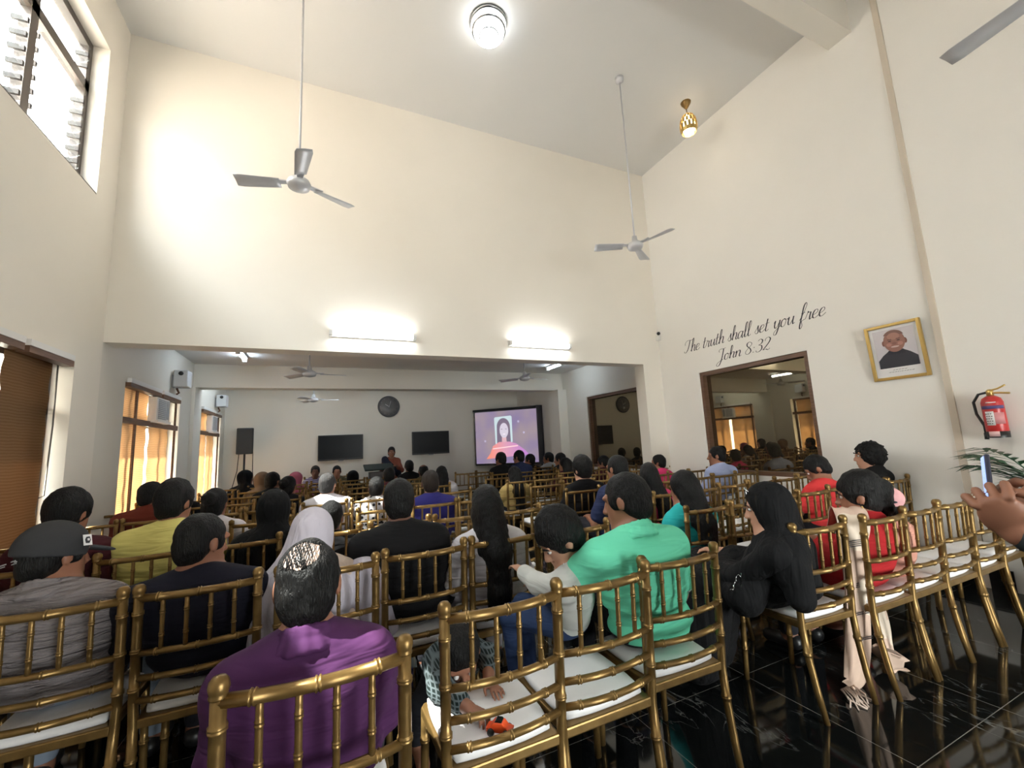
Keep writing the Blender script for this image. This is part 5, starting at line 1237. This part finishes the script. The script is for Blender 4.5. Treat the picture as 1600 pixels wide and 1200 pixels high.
# hair clip and sleeve embroidery of the woman in black
ab = AB['_o']; aw = AB['_w']; abb = AB['_b']
MB().tube([tuple(aw(-.055, .060, .100)), tuple(aw(-.015, .074, .112)), tuple(aw(.03, .072, .112))], .004, 6).tube([tuple(aw(-.05, .075, .085)), tuple(aw(-.02, .066, .120))], .0035, 6).build('hair_clip', M['chrome'], ab)
tc_ = abb['Rb'].T@(V3(0, 0, EYE)-abb['org']-abb['Rb']@abb['ell']); tc_ /= np.linalg.norm(tc_); sdv = np.cross(tc_, V3(0, 0, 1)); sdv /= np.linalg.norm(sdv); upv = np.cross(sdv, tc_)
c0 = abb['ell']+tc_*.082+upv*.0; rr = random.Random(2); em = MB(); p = c0-sdv*.06+upv*.03
for k in range(12):
    q = p+sdv*rr.uniform(-.004, .020)+upv*rr.uniform(-.028, .008); em.tube([tuple(p), tuple((p+q)/2+upv*rr.uniform(.0, .02)+tc_*.003), tuple(q)], .0024, 5); p = q
em.build('embroidery', M['chrome'], ab)

# cream shawl of the woman in red: over the left shoulder, down between the chairs, and its other end on the floor
shawl_m = patterned('shawl_cloth', srgb(222, 206, 188), srgb(205, 178, 160), 3.2, 'blobs')
def ribbon(mb, pts, wd, side, wav=.006, th=.004, n=8):
    ps = [V3(q) for q in pts]; C_ = []
    pp = [2*ps[0]-ps[1]]+ps+[2*ps[-1]-ps[-2]]
    for i in range(1, len(pp)-2):
        for k in range(n):
            t = k/n; a_, b_, c_, d_ = pp[i-1:i+3]; C_.append(.5*(2*b_+(c_-a_)*t+(2*a_-5*b_+4*c_-d_)*t*t+(-a_+3*b_-3*c_+d_)*t**3))
    C_.append(ps[-1]); m_ = len(C_); K = 9; vs = []
    for lay in (0, 1):
        for i, c in enumerate(C_):
            tg = C_[min(i+1, m_-1)]-C_[max(i-1, 0)]; tg = tg/np.linalg.norm(tg); sdv = V3(side); sdv = sdv-tg*(sdv@tg); sdv /= np.linalg.norm(sdv); nn_ = np.cross(tg, sdv)
            wi = wd[min(int(i/n), len(wd)-1)]*(1-(i % n)/n)+wd[min(int(i/n)+1, len(wd)-1)]*((i % n)/n)
            for j in range(K):
                u = j/(K-1)-.5; vs.append(c+sdv*u*wi+nn_*(wav*math.sin(u*16+i*.25)+th*lay))
    q = m_*K; fs = []
    for i in range(m_-1):
        for j in range(K-1):
            a_ = i*K+j; fs += [(a_, a_+1, a_+K+1, a_+K), (q+a_+K, q+a_+K+1, q+a_+1, q+a_)]
        fs += [(i*K, i*K+K, q+i*K+K, q+i*K), (i*K+K-1, q+i*K+K-1, q+i*K+2*K-1, i*K+2*K-1)]
    fs += [tuple(range(K))[:2]+(q+1, q)] ; 
    return mb.add(vs, fs, True)
ro = RED['_o']; rb = RED['_b']; off = rb['org']; lw = lambda *p: V3(p)-off
mb = ribbon(MB(), [lw(3.0, 1.70, .80), lw(2.96, 1.63, .90), lw(2.90, 1.555, .925), lw(2.80, 1.49, .86), lw(2.735, 1.475, .72), lw(2.715, 1.48, .5), lw(2.695, 1.50, .25), lw(2.66, 1.52, .07), lw(2.63, 1.54, .02)], [.12, .15, .18, .18, .17, .165, .16, .15, .15], (1, -.25, 0))
sh1 = mb.build('shawl', shawl_m, ro); sh1['label'] = 'cream shawl with thin dark stripes hanging to the floor'
sb = MB()
for z in (.78, .77, .76, .75, .55, .54, .53, .40, .39, .27, .26): sb.tube([tuple(lw(2.66+.02*(z-.3), 1.472+.012*(z < .6), z)), tuple(lw(2.72+.02*(z-.3), 1.462+.012*(z < .6), z+.003)), tuple(lw(2.78+.02*(z-.3), 1.455+.012*(z < .6), z))], .0022, 4)
sb.build('shawl_stripe', M['ink'], sh1)
fb = MB(); rr = random.Random(9)
for k in range(11):
    x = 2.575+.011*k; x -= .02; fb.tube([tuple(lw(x, 1.54, .025)), tuple(lw(x-.03+rr.uniform(-.02, .02), 1.48+rr.uniform(-.01, .02), .012)), tuple(lw(x-.07+rr.uniform(-.03, .03), 1.43+rr.uniform(-.03, .03), .006))], .004, 5)
fb.build('fringe', T['cream'], sh1)
mb = ribbon(MB(), [lw(3.10, 1.70, .74), lw(3.17, 1.66, .60), lw(3.175, 1.62, .40), lw(3.17, 1.60, .2), lw(3.14, 1.58, .05), lw(3.06, 1.53, .02), lw(2.98, 1.50, .015)], [.12, .17, .20, .21, .22, .24, .22], (1, .35, 0), .010)
mb.build('shawl_end', shawl_m, ro)
link_mesh('earring', MB().tube([tuple(RED['_w'](-.082, -.004, -.045)), tuple(RED['_w'](-.084, -.004, -.07))], .004, 6).mesh('earring', M['gold_bright']), ro)
MB().lathe([(0, -.008), (.014, -.004), (.016, 0), (.014, .004), (0, .008)], tuple(RED['_w'](.03, -.165, -.05)), 10).build('hair_tie', M['ink'], ro)

# pink hood on the child
ch = [q for q in D.objects if q.get('label', '').startswith('child in pink')][0]
F = Field(); F.ell(V3(3.22-3.31, 1.53-1.58-.012, .92+.045), V3(.092, .104, .078), None, .02); F.ell(V3(3.22-3.31, 1.53-1.58+.12, .89), V3(.08, .08, .09), None, .02, 's')
link_mesh('pink_cap', F.mesh('pink_cap', .01, fabric('pale_pink', srgb(222, 168, 170), 'knit')), ch)

# the collar patch and trims on the boy's shirt
bo = BOY['_o']; 
MB().tube([(.02, -.085, .885), (.05, -.080, .87), (.085, -.060, .85)], .004, 5).tube([(.03, -.09, .87), (.06, -.083, .855), (.09, -.06, .835)], .004, 5).build('shirt_trim', M['ink'], bo)

# ------------------------------------------------------------------ toddler leaning over the white cushion, and the toy car
def lean_child():
    org = V3(0.54, 1.95, 0); hd = V3(0.512, 1.735, .60)-org; Rh = rot(172, 38, 10); s = .60; hs = .92
    f = Field(); w = head_field(f, hd, Rh, hs)
    ch = V3(.0, -.01, .48); pel = V3(.01, .15, .37)
    f.cone(hd+V3(0, .04, -.04), ch, .04, .05, .03); f.ell(ch, V3(.10, .09, .08), None, .05); f.cone(ch, pel, .085, .085, .05); f.ell(pel, V3(.10, .09, .09), None, .05)
    B = dict(s=.62, hand=1.0)
    B['elr'] = V3(-.125, -.25, .525); B['wrr'] = V3(-.068, -.435, .525)   # the near hand with the toy
    B['ell'] = V3(.115, -.14, .53); B['wrl'] = V3(.060, -.285, .515)
    f.chain([ch+V3(-.09, .0, .03), B['elr'], B['wrr']], [.038, .031, .022], .02); f.chain([ch+V3(.08, 0, .03), B['ell'], B['wrl']], [.038, .031, .022], .02)
    hand(f, B, 'r', .9, V3(.50, -.84, -.06), V3(0.1, 0.1, 1), .002); hand(f, B, 'l', .25, V3(.12, -.96, -.14), V3(0, 0, 1), .002)
    for e in (-1, 1): f.chain([pel+V3(e*.055, 0, -.03), V3(-.05+e*.06, .17, .24), V3(-.05+e*.06, .22, .06)], [.06, .045, .035], .03); f.cone(V3(-.05+e*.06, .22, .05), V3(-.05+e*.065, .12, .03), .035, .03, .02)
    o = D.objects.new('toddler', f.mesh('body', .0055, SKIN['mid'])); COL.objects.link(o); o.location = org
    tag(o, 'toddler in a plaid shirt bent over a white chair cushion with both hands on it', 'person', 'seated audience')
    c = Field(); c.ell(ch, V3(.115, .105, .093), None, .05); c.cone(ch, pel, .10, .10, .05)
    for n, e in (('r', -1), ('l', 1)):
        a = B['el'+n]; q = a+(B['wr'+n]-a)*(.72 if n == 'r' else .55); c.chain([ch+V3(e*.09, 0, .03), a, q], [.05, .043, .036], .03)
    c.ell(hd+V3(0, .01, -.02), V3(.05, .05, .06), None, .01, 's'); link_mesh('plaid_shirt', c.mesh('shirt', .008, T['plaid'], lambda X, Y, Z: .003*_n(X, Y, Z, 50)), o)
    t = Field(); t.ell(pel, V3(.108, .1, .1), None, .05)
    for e in (-1, 1): t.chain([pel+V3(e*.055, 0, -.03), V3(-.05+e*.06, .17, .24), V3(-.05+e*.06, .215, .09)], [.07, .055, .045], .03)
    link_mesh('trousers', t.mesh('trousers', .01, M['dark_trousers']), o)
    F = Field(); F.ell(w(0, -.020, .034), V3(.088, .107, .100)*hs, Rh, .02); F.ell(w(0, -.055, -.03), V3(.070, .055, .062)*hs, Rh, .03); F.ell(w(0, .112, -.045), V3(.074, .085, .085)*hs, Rh, .012, 's')
    link_mesh('hair', F.mesh('hair', .007, HAIR['black'], lambda X, Y, Z: .004*_n(X, Y, Z, 90)), o)
    for e in (-1, 1):
        q = w(e*.031, .0835, .005); MB().lathe([(0.0, -.0115), (.0085, -.008), (.0115, 0), (.0085, .008), (0, .0115)], tuple(q), 12).build('eye', M['eye_white'], o)
lean_child()
t = empty('toy_car', (.540, 1.408, SEATZ+.006), math.radians(-40), 'orange and black toy car in the hand of the toddler on the cushion', 'toy')
body = [(-.042, .010), (.042, .010), (.045, .022), (.026, .026), (.014, .040), (-.018, .040), (-.030, .027), (-.044, .024)]
MB().prism(body, -.017, .017, lambda x, z, y: (x, y, z)).build('car_body', mat('toy_orange', srgb(238, 86, 40), .3), t, bevel=.003)
MB().prism([(-.014, .0405), (.010, .0405), (.006, .044), (-.010, .044)], -.014, .014, lambda x, z, y: (x, y, z)).build('roof_panel', M['black_gloss'], t)
for x in (-.026, .026):
    for y in (-.017, .017): MB().lathe([(0, -.006), (.011, -.006), (.012, 0), (.011, .006), (0, .006)], (x, y, .012), 14, 'Y').build('wheel', M['black_plastic'], t)

# ------------------------------------------------------------------ person at the right edge filming with a phone: only hands and forearms show
def filming_person():
    org = V3(1.80, 0.10, 0); loc = lambda *p: V3(p)-org; yaw = 0.0
    hd = loc(1.84, .06, 1.53); Rh = rot(20, 10, 0); hs = 1.05
    B = dict(org=org, s=1.0, w=.20, hs=hs, hd=hd, nb=hd+V3(0, -.04, -.175), pel=V3(0, 0, .90), yaw=0)
    B['chest'] = V3(.02, -.01, 1.20); B['mid'] = V3(.01, -.01, 1.05)
    for e, n in ((-1, 'l'), (1, 'r')): B['sh'+n] = B['nb']+V3(e*.165, 0, -.045); B['hip'+n] = V3(e*.09, 0, .88); B['kn'+n] = V3(e*.10, .02, .48); B['an'+n] = V3(e*.11, -.01, .08); B['toe'+n] = V3(e*.12, .13, .035)
    B['ell'] = loc(1.56, .19, 1.06); B['wrl'] = loc(1.412, .425, 1.165); B['elr'] = loc(2.02, .28, 1.16); B['wrr'] = loc(1.49, .475, 1.225)
    f = Field(); w = head_field(f, hd, Rh, hs); f.cone(B['nb'], w(0, -.028, -.06), .055, .05, .03); torso(f, B)
    f.chain([B['shl'], B['ell']], [.052, .042]); f.chain([B['shr'], B['elr'], B['wrr']], [.052, .041, .026]); legs(f, B); feet(f, B)
    P, Q = None, None
    me = f.mesh('body', .014, SKIN['mid'])
    g = Field()
    g.chain([B['ell'], B['wrl']], [.041, .027]); g.chain([B['elr']+(B['wrr']-B['elr'])*.45, B['wrr']], [.034, .027])
    hand(g, B, 'l', 1.75, V3(-.42, .18, .74), V3(-.92, -.35, -.15), .003)
    hand(g, B, 'r', 1.15, V3(-.90, -.30, .10), V3(-.3, .75, .5), .003)
    m2 = g.mesh('hands', .004, SKIN['mid'])
    import bmesh
    bm = bmesh.new(); bm.from_mesh(me); bm.from_mesh(m2); bm.to_mesh(me); bm.free()
    for p in me.polygons: p.use_smooth = True
    o = D.objects.new('standing_person', me); COL.objects.link(o); o.location = org
    tag(o, 'person at the right edge, only hands and forearms in view, holding up a phone', 'person')
    c = torso(Field(), B, 0, .018); c.chain([B['shl'], B['ell'], B['ell']+(B['wrl']-B['ell'])*.30], [.068, .060, .055]); c.chain([B['shr'], B['elr'], B['elr']+(B['wrr']-B['elr'])*.25], [.068, .060, .052])
    c.cone(B['nb']+V3(0, .01, .03), w(0, 0, -.08), .05, .055, .01, 's')
    link_mesh('black_shirt', c.mesh('shirt', .012, T['black'], lambda X, Y, Z: .003*_n(X, Y, Z, 30)), o)
    t = Field(); t.ell(B['pel'], V3(.18, .13, .12), None, .05); legs(t, B, .016, 1.95); link_mesh('trousers', t.mesh('trousers', .014, M['dark_trousers']), o)
    F = Field(); F.ell(w(0, -.02, .03), V3(.086, .104, .098)*hs, Rh, .02); F.ell(w(0, -.055, -.035), V3(.07, .055, .06)*hs, Rh, .03); F.ell(w(0, .112, -.042), V3(.076, .085, .09)*hs, Rh, .012, 's')
    link_mesh('hair', F.mesh('hair', .014, HAIR['black']), o)
    d = B['wrl']-B['ell']; d = d/np.linalg.norm(d); q = B['wrl']-d*.035
    s_ = Field(); s_.cone(q-d*.014, q+d*.014, .0375, .0355, .005); link_mesh('watch_strap', s_.mesh('strap', .004, mat('strap_black', srgb(38, 44, 46), .5)), o)
filming_person()
t = empty('phone', (1.428, .462, 1.262), 0, 'phone held upright and edge-on by the hands at the right edge', 'phone')
t.rotation_euler = (math.radians(-8), math.radians(4), math.radians(-68))
MB().box(-.0045, .0045, -.036, .036, -.075, .075).build('case', mat('phone_case', srgb(52, 54, 74), .35), t, bevel=.003)
MB().box(-.0056, -.0045, -.033, .033, -.070, .070).build('screen', mat('phone_screen', (.05, .06, .09), .2, emit=srgb(120, 140, 190), emit_s=.8), t)
for z in (.055, .035): MB().lathe([(0, .0045), (.008, .0045), (.008, .0075), (0, .0075)], (0, .018, z), 12, 'X').build('camera_lens', M['black_gloss'], t)

# sparse strands combed over the thin crown of the man in purple
hb = PU['_o'].children[0]; wp = PU['_w']; rr = random.Random(21); st = MB()
for k in range(42):
    a0 = rr.uniform(-.062, .030); z0 = rr.uniform(-.2, .3); pts = []
    for i in range(5):
        u = i/4; th = math.radians(200-75*u+rr.uniform(-3, 3)); x = a0+.012*math.sin(3*u+k)
        e_ = math.sqrt(max(.05, 1-(x/.080)**2)); pts.append(tuple(wp(x, -.014+.098*e_*math.cos(math.radians(160-70*u)), .026+.0935*e_*math.sin(math.radians(160-70*u)))))
    st.tube(pts, .0010, 4)
hair_o = [c for c in PU['_o'].children if c.name.startswith('hair')][0]
st.build('thin_strand', HAIR['black'], hair_o)['kind'] = 'stuff'

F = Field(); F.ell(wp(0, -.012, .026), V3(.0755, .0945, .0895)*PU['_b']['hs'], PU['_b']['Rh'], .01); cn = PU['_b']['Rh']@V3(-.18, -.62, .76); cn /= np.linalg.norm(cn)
sc_ = link_mesh('scalp', F.mesh('scalp', .006, mat('sunlit_scalp', srgb(214, 186, 172), .32, spec=.6), None, [(-cn, -(cn@wp(0, -.012, .026)+.060))]), PU['_o']); sc_['label'] = 'bald crown, coloured pale as if sunlit'  # skin made pale here to stand for sun on the crown
